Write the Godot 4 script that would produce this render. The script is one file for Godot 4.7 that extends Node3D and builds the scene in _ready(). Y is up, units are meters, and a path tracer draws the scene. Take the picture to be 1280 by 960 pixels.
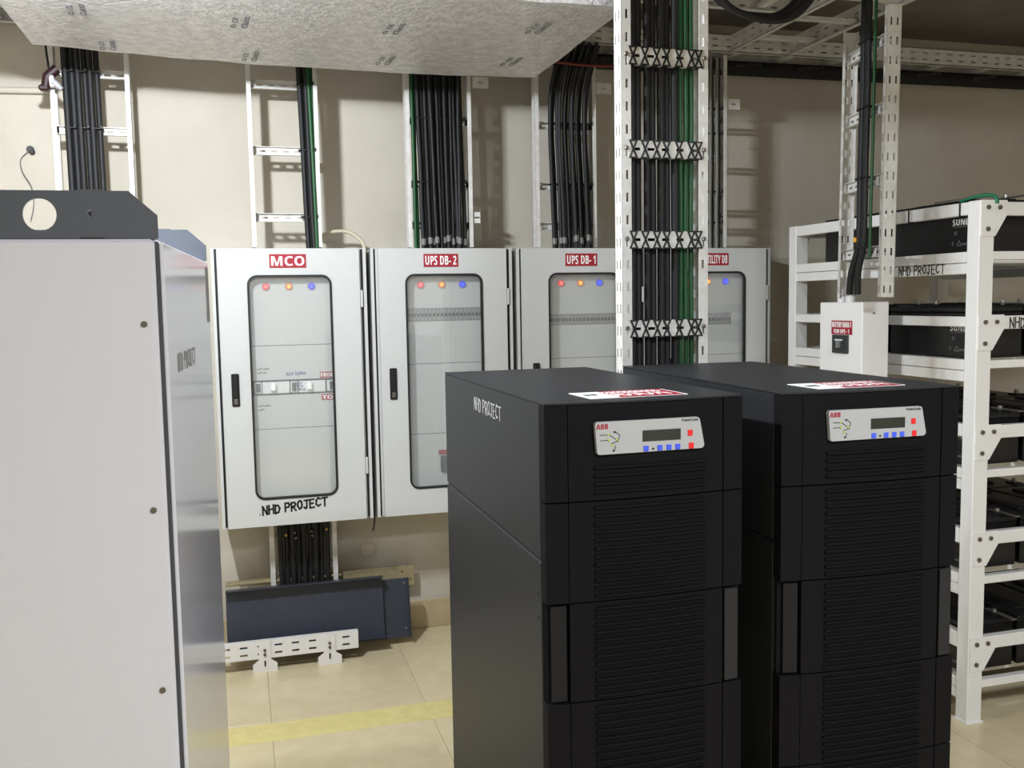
extends Node3D
# A plant room: four wall-hung distribution boards, cable ladders, two tall power cabinets, a battery rack.
# The camera stands at (0, 1.6, 0); the board wall is the plane z = WZ, x runs along it, y is up.

const WZ := -4.51        # face of the board wall
const BOARD_FRONT := -4.17
const CEILING := 3.0
const ROOM_X0 := -1.75
const ROOM_X1 := 5.2
const ROOM_Z1 := 2.6

var M := {}
var taken := {}
var rng := RandomNumberGenerator.new()

# ------------------------------------------------------------------ naming
func numbered(called: String) -> String:
	var n: int = taken.get(called, 0)
	taken[called] = n + 1
	return called if n == 0 else "%s_%03d" % [called, n]

func tag(o: Node, label: String, category: String, group := "", kind := "") -> void:
	o.set_meta("label", label)
	o.set_meta("category", category)
	if group != "":
		o.set_meta("group", group)
	if kind != "":
		o.set_meta("kind", kind)

func thing(called: String, label: String, category: String, at := Vector3.ZERO, turn := 0.0, group := "") -> Node3D:
	var o := Node3D.new()
	o.name = numbered(called)
	add_child(o)
	o.position = at
	o.rotation.y = turn
	tag(o, label, category, group)
	return o

func add(parent: Node, called: String, st: SurfaceTool, m: Material) -> MeshInstance3D:
	var o := MeshInstance3D.new()
	o.mesh = st.commit()
	o.material_override = m
	if parent == self:
		o.name = numbered(called)
		add_child(o)
	else:
		o.name = called
		parent.add_child(o, true)
	return o

func put(parent: Node, called: String, mesh: Mesh, m: Material, at: Vector3, b := Basis()) -> MeshInstance3D:
	var o := MeshInstance3D.new()
	o.mesh = mesh
	o.material_override = m
	o.name = called
	parent.add_child(o, true)
	o.transform = Transform3D(b, at)
	return o

func structure(called: String, st: SurfaceTool, m: Material, label: String, category: String) -> MeshInstance3D:
	var o := add(self, called, st, m)
	tag(o, label, category, "", "structure")
	return o

# ------------------------------------------------------------------ mesh helpers
func mb() -> SurfaceTool:
	var st := SurfaceTool.new()
	st.begin(Mesh.PRIMITIVE_TRIANGLES)
	return st

func tri(st: SurfaceTool, a: Vector3, b: Vector3, c: Vector3, n: Vector3) -> void:
	if (c - a).cross(b - a).dot(n) < 0.0:
		var t := b
		b = c
		c = t
	for p: Vector3 in [a, b, c]:
		st.set_normal(n)
		st.add_vertex(p)

func quad(st: SurfaceTool, a: Vector3, b: Vector3, c: Vector3, d: Vector3, n: Vector3) -> void:
	tri(st, a, b, c, n)
	tri(st, a, c, d, n)

func box(st: SurfaceTool, c: Vector3, s: Vector3, b := Basis()) -> void:
	var h := s * 0.5
	for ax in 3:
		var u := Vector3.ZERO
		var v := Vector3.ZERO
		var w := Vector3.ZERO
		w[ax] = 1.0
		u[(ax + 1) % 3] = h[(ax + 1) % 3]
		v[(ax + 2) % 3] = h[(ax + 2) % 3]
		for sg: float in [-1.0, 1.0]:
			var o: Vector3 = w * h[ax] * sg
			quad(st, c + b * (o - u - v), c + b * (o + u - v), c + b * (o + u + v), c + b * (o - u + v), b * (w * sg))

func span(st: SurfaceTool, a: Vector3, b: Vector3) -> void:
	box(st, (a + b) * 0.5, (b - a).abs())

# a box with chamfered edges
func cham(st: SurfaceTool, c: Vector3, s: Vector3, r: float, b := Basis()) -> void:
	var h := s * 0.5
	r = minf(r, minf(h.x, minf(h.y, h.z)) * 0.95)
	for ax in 3:
		var i := (ax + 1) % 3
		var j := (ax + 2) % 3
		for sg: float in [-1.0, 1.0]:
			var w := Vector3.ZERO
			w[ax] = sg
			var ps: Array[Vector3] = []
			for q: Array in [[-1, -1], [1, -1], [1, 1], [-1, 1]]:
				var p := Vector3.ZERO
				p[ax] = sg * h[ax]
				p[i] = q[0] * (h[i] - r)
				p[j] = q[1] * (h[j] - r)
				ps.append(c + b * p)
			quad(st, ps[0], ps[1], ps[2], ps[3], b * w)
		for si: float in [-1.0, 1.0]:
			for sj: float in [-1.0, 1.0]:
				var pts: Array[Vector3] = []
				for k: Array in [[-1, 0], [1, 0], [1, 1], [-1, 1]]:
					var p := Vector3.ZERO
					p[ax] = k[0] * (h[ax] - r)
					p[i] = si * (h[i] - (r if k[1] == 1 else 0.0))
					p[j] = sj * (h[j] - (0.0 if k[1] == 1 else r))
					pts.append(c + b * p)
				var n := Vector3.ZERO
				n[i] = si
				n[j] = sj
				quad(st, pts[0], pts[1], pts[2], pts[3], b * n.normalized())
	for sx: float in [-1.0, 1.0]:
		for sy: float in [-1.0, 1.0]:
			for sz: float in [-1.0, 1.0]:
				var g := Vector3(sx, sy, sz)
				tri(st, c + b * (g * Vector3(h.x, h.y - r, h.z - r)), c + b * (g * Vector3(h.x - r, h.y, h.z - r)), c + b * (g * Vector3(h.x - r, h.y - r, h.z)), b * g.normalized())

# extrude a polygon of the xy plane from z0 to z1
func prism(st: SurfaceTool, poly: PackedVector2Array, z0: float, z1: float, xf := Transform3D()) -> void:
	var idx := Geometry2D.triangulate_polygon(poly)
	var area := 0.0
	var n := poly.size()
	for k in n:
		area += poly[k].cross(poly[(k + 1) % n])
	var zl := minf(z0, z1)
	var zh := maxf(z0, z1)
	for k in range(0, idx.size(), 3):
		var a := poly[idx[k]]
		var b := poly[idx[k + 1]]
		var c := poly[idx[k + 2]]
		tri(st, xf * Vector3(a.x, a.y, zh), xf * Vector3(b.x, b.y, zh), xf * Vector3(c.x, c.y, zh), xf.basis * Vector3.BACK)
		tri(st, xf * Vector3(a.x, a.y, zl), xf * Vector3(b.x, b.y, zl), xf * Vector3(c.x, c.y, zl), xf.basis * Vector3.FORWARD)
	for k in n:
		var p := poly[k]
		var q := poly[(k + 1) % n]
		var d := (q - p).normalized()
		var o := Vector2(d.y, -d.x) * signf(area)
		quad(st, xf * Vector3(p.x, p.y, zl), xf * Vector3(q.x, q.y, zl), xf * Vector3(q.x, q.y, zh), xf * Vector3(p.x, p.y, zh), xf.basis * Vector3(o.x, o.y, 0))

func rounded(w: float, h: float, r: float, seg := 6, c := Vector2.ZERO) -> PackedVector2Array:
	var out := PackedVector2Array()
	var cs: Array[Vector2] = [Vector2(1, 1), Vector2(-1, 1), Vector2(-1, -1), Vector2(1, -1)]
	for k in 4:
		var o := c + Vector2(cs[k].x * (w * 0.5 - r), cs[k].y * (h * 0.5 - r))
		for i in seg + 1:
			var a := (k + float(i) / seg) * PI * 0.5
			out.append(o + Vector2(cos(a), sin(a)) * r)
	return out

# plate w x h (outline centred on the origin) with a rounded opening iw x ih centred at ic
func ring(st: SurfaceTool, w: float, h: float, iw: float, ih: float, ic: Vector2, r: float, z0: float, z1: float, xf := Transform3D(), seg := 6) -> void:
	var inner := rounded(iw, ih, r, seg, ic)
	var outer := PackedVector2Array()
	var cs: Array[Vector2] = [Vector2(1, 1), Vector2(-1, 1), Vector2(-1, -1), Vector2(1, -1)]
	for k in 4:
		for i in seg + 1:
			outer.append(Vector2(cs[k].x * w * 0.5, cs[k].y * h * 0.5))
	var n := inner.size()
	for k in n:
		var a := inner[k]
		var b := inner[(k + 1) % n]
		var c := outer[(k + 1) % n]
		var d := outer[k]
		for f: Array in [[z1, Vector3.BACK], [z0, Vector3.FORWARD]]:
			var z: float = f[0]
			quad(st, xf * Vector3(a.x, a.y, z), xf * Vector3(b.x, b.y, z), xf * Vector3(c.x, c.y, z), xf * Vector3(d.x, d.y, z), xf.basis * (f[1] as Vector3))
		var mid := (a + b) * 0.5
		var e := (b - a).normalized()
		var nn := Vector3(-e.y, e.x, 0)
		if nn.dot(Vector3(ic.x - mid.x, ic.y - mid.y, 0)) < 0:
			nn = -nn
		quad(st, xf * Vector3(a.x, a.y, z0), xf * Vector3(b.x, b.y, z0), xf * Vector3(b.x, b.y, z1), xf * Vector3(a.x, a.y, z1), xf.basis * nn)
	for k in 4:
		var p: Vector2 = cs[k] * Vector2(w, h) * 0.5
		var q: Vector2 = cs[(k + 1) % 4] * Vector2(w, h) * 0.5
		var m := (p + q).normalized()
		quad(st, xf * Vector3(p.x, p.y, z0), xf * Vector3(q.x, q.y, z0), xf * Vector3(q.x, q.y, z1), xf * Vector3(p.x, p.y, z1), xf.basis * Vector3(m.x, m.y, 0))

# a flat loop that follows a rounded rectangle: gaskets
func gasket(st: SurfaceTool, iw: float, ih: float, r: float, t: float, ic: Vector2, z0: float, z1: float) -> void:
	var a := rounded(iw, ih, r, 6, ic)
	var b := rounded(iw - 2 * t, ih - 2 * t, maxf(r - t, 0.002), 6, ic)
	var n := a.size()
	for k in n:
		var j := (k + 1) % n
		quad(st, Vector3(a[k].x, a[k].y, z1), Vector3(a[j].x, a[j].y, z1), Vector3(b[j].x, b[j].y, z1), Vector3(b[k].x, b[k].y, z1), Vector3.BACK)
		var e := (a[j] - a[k]).normalized()
		var o := Vector3(e.y, -e.x, 0)
		quad(st, Vector3(a[k].x, a[k].y, z0), Vector3(a[j].x, a[j].y, z0), Vector3(a[j].x, a[j].y, z1), Vector3(a[k].x, a[k].y, z1), o)
		quad(st, Vector3(b[k].x, b[k].y, z0), Vector3(b[j].x, b[j].y, z0), Vector3(b[j].x, b[j].y, z1), Vector3(b[k].x, b[k].y, z1), -o)

func tube(st: SurfaceTool, pts: PackedVector3Array, r: float, n := 8, caps := true) -> void:
	var m := pts.size()
	var t0 := (pts[1] - pts[0]).normalized()
	var side := t0.cross(Vector3.UP if absf(t0.y) < 0.9 else Vector3.RIGHT).normalized()
	var prev: Array[Vector3] = []
	var prevn: Array[Vector3] = []
	for k in m:
		var t := (pts[mini(k + 1, m - 1)] - pts[maxi(k - 1, 0)]).normalized()
		side = (side - t * side.dot(t)).normalized()
		var up := t.cross(side)
		var cur: Array[Vector3] = []
		var curn: Array[Vector3] = []
		for i in n:
			var a := TAU * i / n
			var d := side * cos(a) + up * sin(a)
			cur.append(pts[k] + d * r)
			curn.append(d)
		if k > 0:
			for i in n:
				var j := (i + 1) % n
				var q: Array = [[prev[i], prevn[i]], [prev[j], prevn[j]], [cur[j], curn[j]], [cur[i], curn[i]]]
				for f: Array in [[0, 1, 2], [0, 2, 3]]:
					var aa: Array = q[f[0]]
					var bb: Array = q[f[1]]
					var cc: Array = q[f[2]]
					var nn: Vector3 = aa[1]
					var flip: bool = ((cc[0] as Vector3) - (aa[0] as Vector3)).cross((bb[0] as Vector3) - (aa[0] as Vector3)).dot(nn) < 0.0
					for v: Array in ([aa, cc, bb] if flip else [aa, bb, cc]):
						st.set_normal(v[1])
						st.add_vertex(v[0])
		if caps and (k == 0 or k == m - 1):
			for i in n:
				tri(st, pts[k], cur[i], cur[(i + 1) % n], t * (-1.0 if k == 0 else 1.0))
		prev = cur
		prevn = curn

func rod(st: SurfaceTool, a: Vector3, b: Vector3, r: float, n := 10) -> void:
	tube(st, PackedVector3Array([a, b]), r, n)

func curve(ps: Array, steps := 6) -> PackedVector3Array:
	var out := PackedVector3Array()
	var n := ps.size()
	for k in n - 1:
		var p0: Vector3 = ps[maxi(k - 1, 0)]
		var p1: Vector3 = ps[k]
		var p2: Vector3 = ps[k + 1]
		var p3: Vector3 = ps[mini(k + 2, n - 1)]
		for i in steps:
			out.append(p1.cubic_interpolate(p2, p0, p3, float(i) / steps))
	out.append(ps[n - 1])
	return out

# a plate with punched slots: length along y (0..len), width along x (centred), thickness 0..t along z.
# cols: [x centre, slot width, slot length, pitch, first centre]
func slotted(st: SurfaceTool, length: float, width: float, t: float, cols: Array, xf := Transform3D()) -> void:
	var x := -width * 0.5
	for c: Array in cols:
		var x0: float = c[0] - c[1] * 0.5
		var x1: float = c[0] + c[1] * 0.5
		slot_box(st, x, x0, 0.0, length, t, xf)
		var y := 0.0
		var cy: float = c[4]
		while cy + c[2] * 0.5 < length:
			slot_box(st, x0, x1, y, cy - c[2] * 0.5, t, xf)
			y = cy + c[2] * 0.5
			cy += c[3]
		slot_box(st, x0, x1, y, length, t, xf)
		x = x1
	slot_box(st, x, width * 0.5, 0.0, length, t, xf)

func slot_box(st: SurfaceTool, x0: float, x1: float, y0: float, y1: float, t: float, xf: Transform3D) -> void:
	if x1 - x0 > 1e-5 and y1 - y0 > 1e-5:
		box(st, xf * Vector3((x0 + x1) * 0.5, (y0 + y1) * 0.5, t * 0.5), Vector3(x1 - x0, y1 - y0, t), xf.basis)

# ------------------------------------------------------------------ writing
func lettering(parent: Node, called: String, txt: String, at: Vector3, w: float, h: float, m: Material, b := Basis(), weight := 700) -> MeshInstance3D:
	var f := SystemFont.new()
	f.font_names = PackedStringArray(["Droid Sans"])
	f.font_weight = weight
	var tm := TextMesh.new()
	tm.font = f
	tm.text = txt
	tm.font_size = 64
	tm.pixel_size = 0.01
	tm.depth = 0.05
	tm.curve_step = 2.0
	var bx := tm.get_aabb()
	var sx := w / maxf(bx.size.x, 0.001)
	var sy := h / maxf(bx.size.y, 0.001)
	var bs := b * Basis.from_scale(Vector3(sx, sy, 0.02))
	var o := put(parent, called, tm, m, at - bs * (bx.position + bx.size * 0.5), bs)
	return o

const PEN := {
	"N": [[0, 0, 0, 1, .6, 0, .6, 1]], "H": [[0, 0, 0, 1], [.6, 0, .6, 1], [0, .5, .6, .52]],
	"D": [[0, 0, 0, 1, .38, .92, .6, .55, .42, .1, 0, 0]], "P": [[0, 0, 0, 1, .45, .98, .6, .76, .45, .5, 0, .44]],
	"R": [[0, 0, 0, 1, .45, .98, .58, .76, .42, .52, 0, .46], [.2, .46, .62, 0]],
	"O": [[.3, 1, .05, .8, 0, .4, .25, 0, .5, .1, .62, .5, .52, .88, .3, 1]],
	"J": [[.1, 1, .65, 1], [.42, 1, .42, .2, .25, 0, .02, .2]], "E": [[.55, 1, 0, 1, 0, 0, .58, 0], [0, .52, .45, .52]],
	"C": [[.6, .85, .3, 1, .02, .7, .02, .25, .3, 0, .6, .15]], "T": [[0, 1, .7, 1], [.35, 1, .35, 0]], " ": []}

# marker-pen writing: strokes on the xy plane of xf, height h, overall width w
func pen(st: SurfaceTool, txt: String, w: float, h: float, stroke: float, xf: Transform3D, slope := 0.0) -> void:
	var adv := 0.0
	for ch in txt:
		adv += 0.5 if ch == " " else 0.88
	adv -= 0.28
	var k := w / adv
	var x := 0.0
	var wob := 0
	for ch in txt:
		var dy := sin(wob * 2.3) * 0.05 * h
		for line: Array in PEN[ch]:
			for i in range(0, line.size() - 2, 2):
				var a := Vector2((x + line[i]) * k, line[i + 1] * h + dy)
				var b := Vector2((x + line[i + 2]) * k, line[i + 3] * h + dy)
				a.y += a.x * slope
				b.y += b.x * slope
				var d := b - a
				var bs := Basis(Vector3(0, 0, 1), d.angle())
				box(st, xf * Vector3((a.x + b.x) * 0.5, (a.y + b.y) * 0.5, 0.0004), Vector3(d.length() + stroke, stroke, 0.0008), xf.basis * bs)
		x += 0.5 if ch == " " else 0.88
		wob += 1

# ------------------------------------------------------------------ materials
func noise_tex(seed_: int, freq: float, lo: Color, hi: Color, octaves := 4, size := 512, kind := FastNoiseLite.TYPE_SIMPLEX_SMOOTH) -> NoiseTexture2D:
	var n := FastNoiseLite.new()
	n.seed = seed_
	n.frequency = freq
	n.noise_type = kind
	n.fractal_octaves = octaves
	var g := Gradient.new()
	g.set_color(0, lo)
	g.set_color(1, hi)
	var t := NoiseTexture2D.new()
	t.width = size
	t.height = size
	t.seamless = true
	t.noise = n
	t.color_ramp = g
	return t

func bump_tex(seed_: int, freq: float, strength: float, octaves := 3, kind := FastNoiseLite.TYPE_SIMPLEX_SMOOTH) -> NoiseTexture2D:
	var n := FastNoiseLite.new()
	n.seed = seed_
	n.frequency = freq
	n.noise_type = kind
	n.fractal_octaves = octaves
	var t := NoiseTexture2D.new()
	t.width = 512
	t.height = 512
	t.seamless = true
	t.as_normal_map = true
	t.bump_strength = strength
	t.noise = n
	return t

func plain(c: Color, rough := 0.5, metal := 0.0, spec := 0.5) -> StandardMaterial3D:
	var m := StandardMaterial3D.new()
	m.albedo_color = c
	m.roughness = rough
	m.metallic = metal
	m.metallic_specular = spec
	return m

func grained(c: Color, rough: float, tex: Texture2D, scale := 1.0, bump: Texture2D = null, bump_scale := 0.3, metal := 0.0) -> StandardMaterial3D:
	var m := plain(c, rough, metal)
	m.uv1_triplanar = true
	m.uv1_world_triplanar = true
	m.uv1_scale = Vector3.ONE * scale
	if tex:
		m.albedo_texture = tex
	if bump:
		m.normal_enabled = true
		m.normal_texture = bump
		m.normal_scale = bump_scale
	return m

func glowing(c: Color, e: float) -> StandardMaterial3D:
	var m := plain(Color(c.r * 0.35, c.g * 0.35, c.b * 0.35), 0.3)
	m.emission_enabled = true
	m.emission = c
	m.emission_energy_multiplier = e
	return m

func make_materials() -> void:
	var fine := bump_tex(11, 0.16, 3.0)
	var mottle := noise_tex(3, 0.012, Color(0.9, 0.89, 0.87), Color(1, 1, 1))
	M.wall = grained(Color(0.775, 0.745, 0.69), 0.75, noise_tex(5, 0.008, Color(0.95, 0.945, 0.935), Color(1, 1, 1)), 0.45, bump_tex(21, 0.06, 2.0), 0.12)
	M.ceiling = grained(Color(0.50, 0.47, 0.45), 0.85, mottle, 0.5)
	M.grout = plain(Color(0.70, 0.64, 0.51), 0.8)
	M.tiles = []
	for k in 3:
		M.tiles.append(grained(Color(0.87, 0.815, 0.675) * (0.985 + 0.012 * k), 0.22, noise_tex(31 + k, 0.02, Color(0.955, 0.945, 0.925), Color(1, 1, 1), 5), 0.8))
	M.skirting = grained(Color(0.77, 0.70, 0.57), 0.35, mottle, 1.2)
	M.yellow_paint = grained(Color(0.90, 0.84, 0.58), 0.35, noise_tex(41, 0.02, Color(0.93, 0.925, 0.91), Color(1, 1, 1), 5), 1.5)
	M.white_paint = grained(Color(0.90, 0.89, 0.88), 0.38, null, 1.0, fine, 0.06)
	M.board_paint = grained(Color(0.75, 0.75, 0.74), 0.4, null, 1.0, fine, 0.06)
	M.inner_panel = plain(Color(0.72, 0.72, 0.70), 0.5)
	M.galv = grained(Color(0.86, 0.855, 0.845), 0.42, mottle, 3.0, null, 0.0, 0.0)
	M.rung = grained(Color(0.88, 0.875, 0.865), 0.4, mottle, 3.0)
	M.rubber = plain(Color(0.045, 0.045, 0.045), 0.6)
	M.cable = plain(Color(0.07, 0.068, 0.077), 0.62)
	M.cable_b = plain(Color(0.095, 0.093, 0.102), 0.62)
	M.green = plain(Color(0.05, 0.28, 0.125), 0.5)
	M.grey_cable = plain(Color(0.45, 0.45, 0.43), 0.5)
	M.tie = plain(Color(0.05, 0.05, 0.05), 0.5)
	M.charcoal = grained(Color(0.148, 0.152, 0.162), 0.4, null, 3.0, fine, 0.12)
	M.charcoal.metallic_specular = 0.27
	M.black_plastic = grained(Color(0.066, 0.062, 0.072), 0.6, null, 3.0, fine, 0.1)
	M.black_plastic.metallic_specular = 0.2
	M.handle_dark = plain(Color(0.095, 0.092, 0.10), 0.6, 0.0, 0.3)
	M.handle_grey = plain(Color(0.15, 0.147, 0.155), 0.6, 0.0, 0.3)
	M.dark_plate = grained(Color(0.29, 0.305, 0.335), 0.5, null, 2.0, fine, 0.04)
	M.cabinet = grained(Color(0.785, 0.78, 0.81), 0.3, null, 2.0, fine, 0.08)
	M.cabinet_side = plain(Color(0.785, 0.78, 0.81), 0.14)
	M.red = plain(Color(0.60, 0.07, 0.15), 0.4)
	M.core_red = glowing(Color(1.0, 0.42, 0.42), 1.3)
	M.core_amber = glowing(Color(1.0, 0.74, 0.22), 1.3)
	M.core_blue = glowing(Color(0.14, 0.3, 1.0), 1.3)
	M.sign_white = plain(Color(0.93, 0.93, 0.92), 0.4)
	M.ink = plain(Color(0.05, 0.05, 0.06), 0.6)
	M.ink_blue = plain(Color(0.12, 0.16, 0.45), 0.6)
	M.ink_white = plain(Color(0.82, 0.82, 0.82), 0.6)
	M.ink_pale = plain(Color(0.42, 0.42, 0.41), 0.6)
	M.pencil = plain(Color(0.26, 0.26, 0.20), 0.7)
	M.smudge = plain(Color(0.62, 0.63, 0.52), 0.6)
	M.black_metal = plain(Color(0.06, 0.06, 0.065), 0.4)
	M.steel = plain(Color(0.66, 0.65, 0.63), 0.3, 0.9)
	M.brass = plain(Color(0.70, 0.58, 0.30), 0.35, 0.8)
	M.bolt = plain(Color(0.42, 0.39, 0.37), 0.45, 0.6)
	M.breaker_white = plain(Color(0.82, 0.82, 0.81), 0.35)
	M.breaker_dark = plain(Color(0.17, 0.18, 0.18), 0.45)
	M.blank_grey = plain(Color(0.52, 0.52, 0.51), 0.5)
	M.silver_panel = plain(Color(0.66, 0.66, 0.67), 0.38, 0.15)
	M.lcd = plain(Color(0.17, 0.18, 0.16), 0.2)
	M.button_blue = plain(Color(0.24, 0.34, 0.86), 0.4)
	M.button_red = plain(Color(0.84, 0.13, 0.14), 0.4)
	M.led_green = glowing(Color(0.75, 0.85, 0.25), 0.7)
	M.lamp_red = glowing(Color(0.9, 0.09, 0.12), 0.9)
	M.lamp_amber = glowing(Color(0.9, 0.45, 0.03), 0.9)
	M.lamp_blue = glowing(Color(0.02, 0.03, 0.95), 1.0)
	M.battery = plain(Color(0.045, 0.04, 0.052), 0.4)
	M.battery_lid = plain(Color(0.075, 0.07, 0.08), 0.4)
	M.navy = grained(Color(0.225, 0.24, 0.29), 0.45, noise_tex(71, 0.03, Color(0.85, 0.85, 0.87), Color(1, 1, 1), 5), 2.0)
	M.beige_board = grained(Color(0.62, 0.57, 0.44), 0.7, mottle, 2.0)
	M.foil = grained(Color(0.92, 0.91, 0.91), 0.42, noise_tex(81, 0.02, Color(0.82, 0.82, 0.82), Color(1, 1, 1), 5), 1.6, bump_tex(83, 0.06, 6.0, 4, FastNoiseLite.TYPE_CELLULAR), 0.45, 0.2)
	M.print_grey = plain(Color(0.42, 0.42, 0.43), 0.5)
	M.lagging = plain(Color(0.075, 0.07, 0.075), 0.8)
	M.orange_cable = plain(Color(0.46, 0.19, 0.11), 0.6)
	M.maroon = plain(Color(0.16, 0.03, 0.05), 0.5)
	M.trunking = plain(Color(0.88, 0.88, 0.87), 0.5)
	M.pale_conduit = plain(Color(0.74, 0.70, 0.60), 0.5)
	M.tube_glow = glowing(Color(1.0, 0.97, 0.9), 3.0)
	M.glass = plain(Color(0.85, 0.87, 0.87, 0.10), 0.03)
	M.glass.transparency = BaseMaterial3D.TRANSPARENCY_ALPHA

# ------------------------------------------------------------------ camera, light
func setup_view() -> void:
	var cam := Camera3D.new()
	cam.name = "camera"
	add_child(cam)
	cam.transform = Transform3D(Basis(Vector3(0.960455, -0.0166994, 0.2779339), Vector3(0.0402137, 0.9960537, -0.0791193), Vector3(-0.2755159, 0.0871673, 0.9573363)).orthonormalized(), Vector3(0, 1.6, 0))
	cam.fov = rad_to_deg(2.0 * atan(480.0 / 1180.0))
	cam.near = 0.05
	cam.current = true
	var e := Environment.new()
	e.background_mode = Environment.BG_COLOR
	e.background_color = Color(0.02, 0.02, 0.02)
	e.tonemap_mode = Environment.TONE_MAPPER_LINEAR
	e.tonemap_exposure = 1.1
	e.sdfgi_enabled = true
	e.ssao_enabled = true
	e.ssil_enabled = true
	var we := WorldEnvironment.new()
	we.name = "environment"
	we.environment = e
	add_child(we)

# bare-tube batten on the ceiling, tube along local z, its light just under the tube
func batten(at: Vector3, turn: float, energy: float, label: String, drop: float, half: float) -> void:
	var t := thing("ceiling_batten_light", label, "ceiling light", at, turn, "tube lights on the ceiling")
	var st := mb()
	cham(st, Vector3(0, -0.03, 0), Vector3(0.09, 0.06, half * 2.0 + 0.1), 0.01)
	add(t, "housing", st, M.white_paint)
	st = mb()
	rod(st, Vector3(0, -0.085, -half), Vector3(0, -0.085, half), 0.016, 14)
	add(t, "tube", st, M.tube_glow)
	for s: float in [-1.0, 1.0]:
		st = mb()
		cham(st, Vector3(0, -0.075, s * (half + 0.015)), Vector3(0.04, 0.05, 0.03), 0.006)
		add(t, "lamp_holder", st, M.trunking)
	if drop > 0.0:
		for s: float in [-half * 0.7, half * 0.7]:
			st = mb()
			rod(st, Vector3(0, 0, s), Vector3(0, drop, s), 0.004, 8)
			add(t, "hanger", st, M.steel)
	for k in 3:
		var l := OmniLight3D.new()
		l.name = "tube_light"
		t.add_child(l, true)
		l.position = Vector3(0, -0.14, (k - 1) * half * 0.7)
		l.light_color = Color(0.935, 0.967, 1.0)
		l.light_energy = energy / 3.0
		l.light_size = 0.03
		l.omni_range = 14.0
		l.omni_attenuation = 2.0
		l.shadow_enabled = true

# square panel light: it shines downwards only
func panel_light(at: Vector3, energy: float, label: String) -> void:
	var t := thing("ceiling_panel_light", label, "ceiling light", at, 0.0, "panel lights in the ceiling")
	var st := mb()
	ring(st, 0.62, 0.62, 0.56, 0.56, Vector2.ZERO, 0.01, -0.012, 0.012, Transform3D(Basis(Vector3.RIGHT, PI * 0.5), Vector3(0, -0.012, 0)))
	add(t, "frame", st, M.white_paint)
	st = mb()
	box(st, Vector3(0, -0.010, 0), Vector3(0.558, 0.008, 0.558))
	add(t, "diffuser", st, M.tube_glow)
	var l := AreaLight3D.new()
	l.name = "panel_glow"
	t.add_child(l)
	l.position = Vector3(0, -0.03, 0)
	l.rotation.x = -PI * 0.5
	l.area_size = Vector2(0.55, 0.55)
	l.area_range = 14.0
	l.area_attenuation = 2.0
	l.area_normalize_energy = true
	l.light_color = Color(0.935, 0.967, 1.0)
	l.light_energy = energy
	l.shadow_enabled = true

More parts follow.
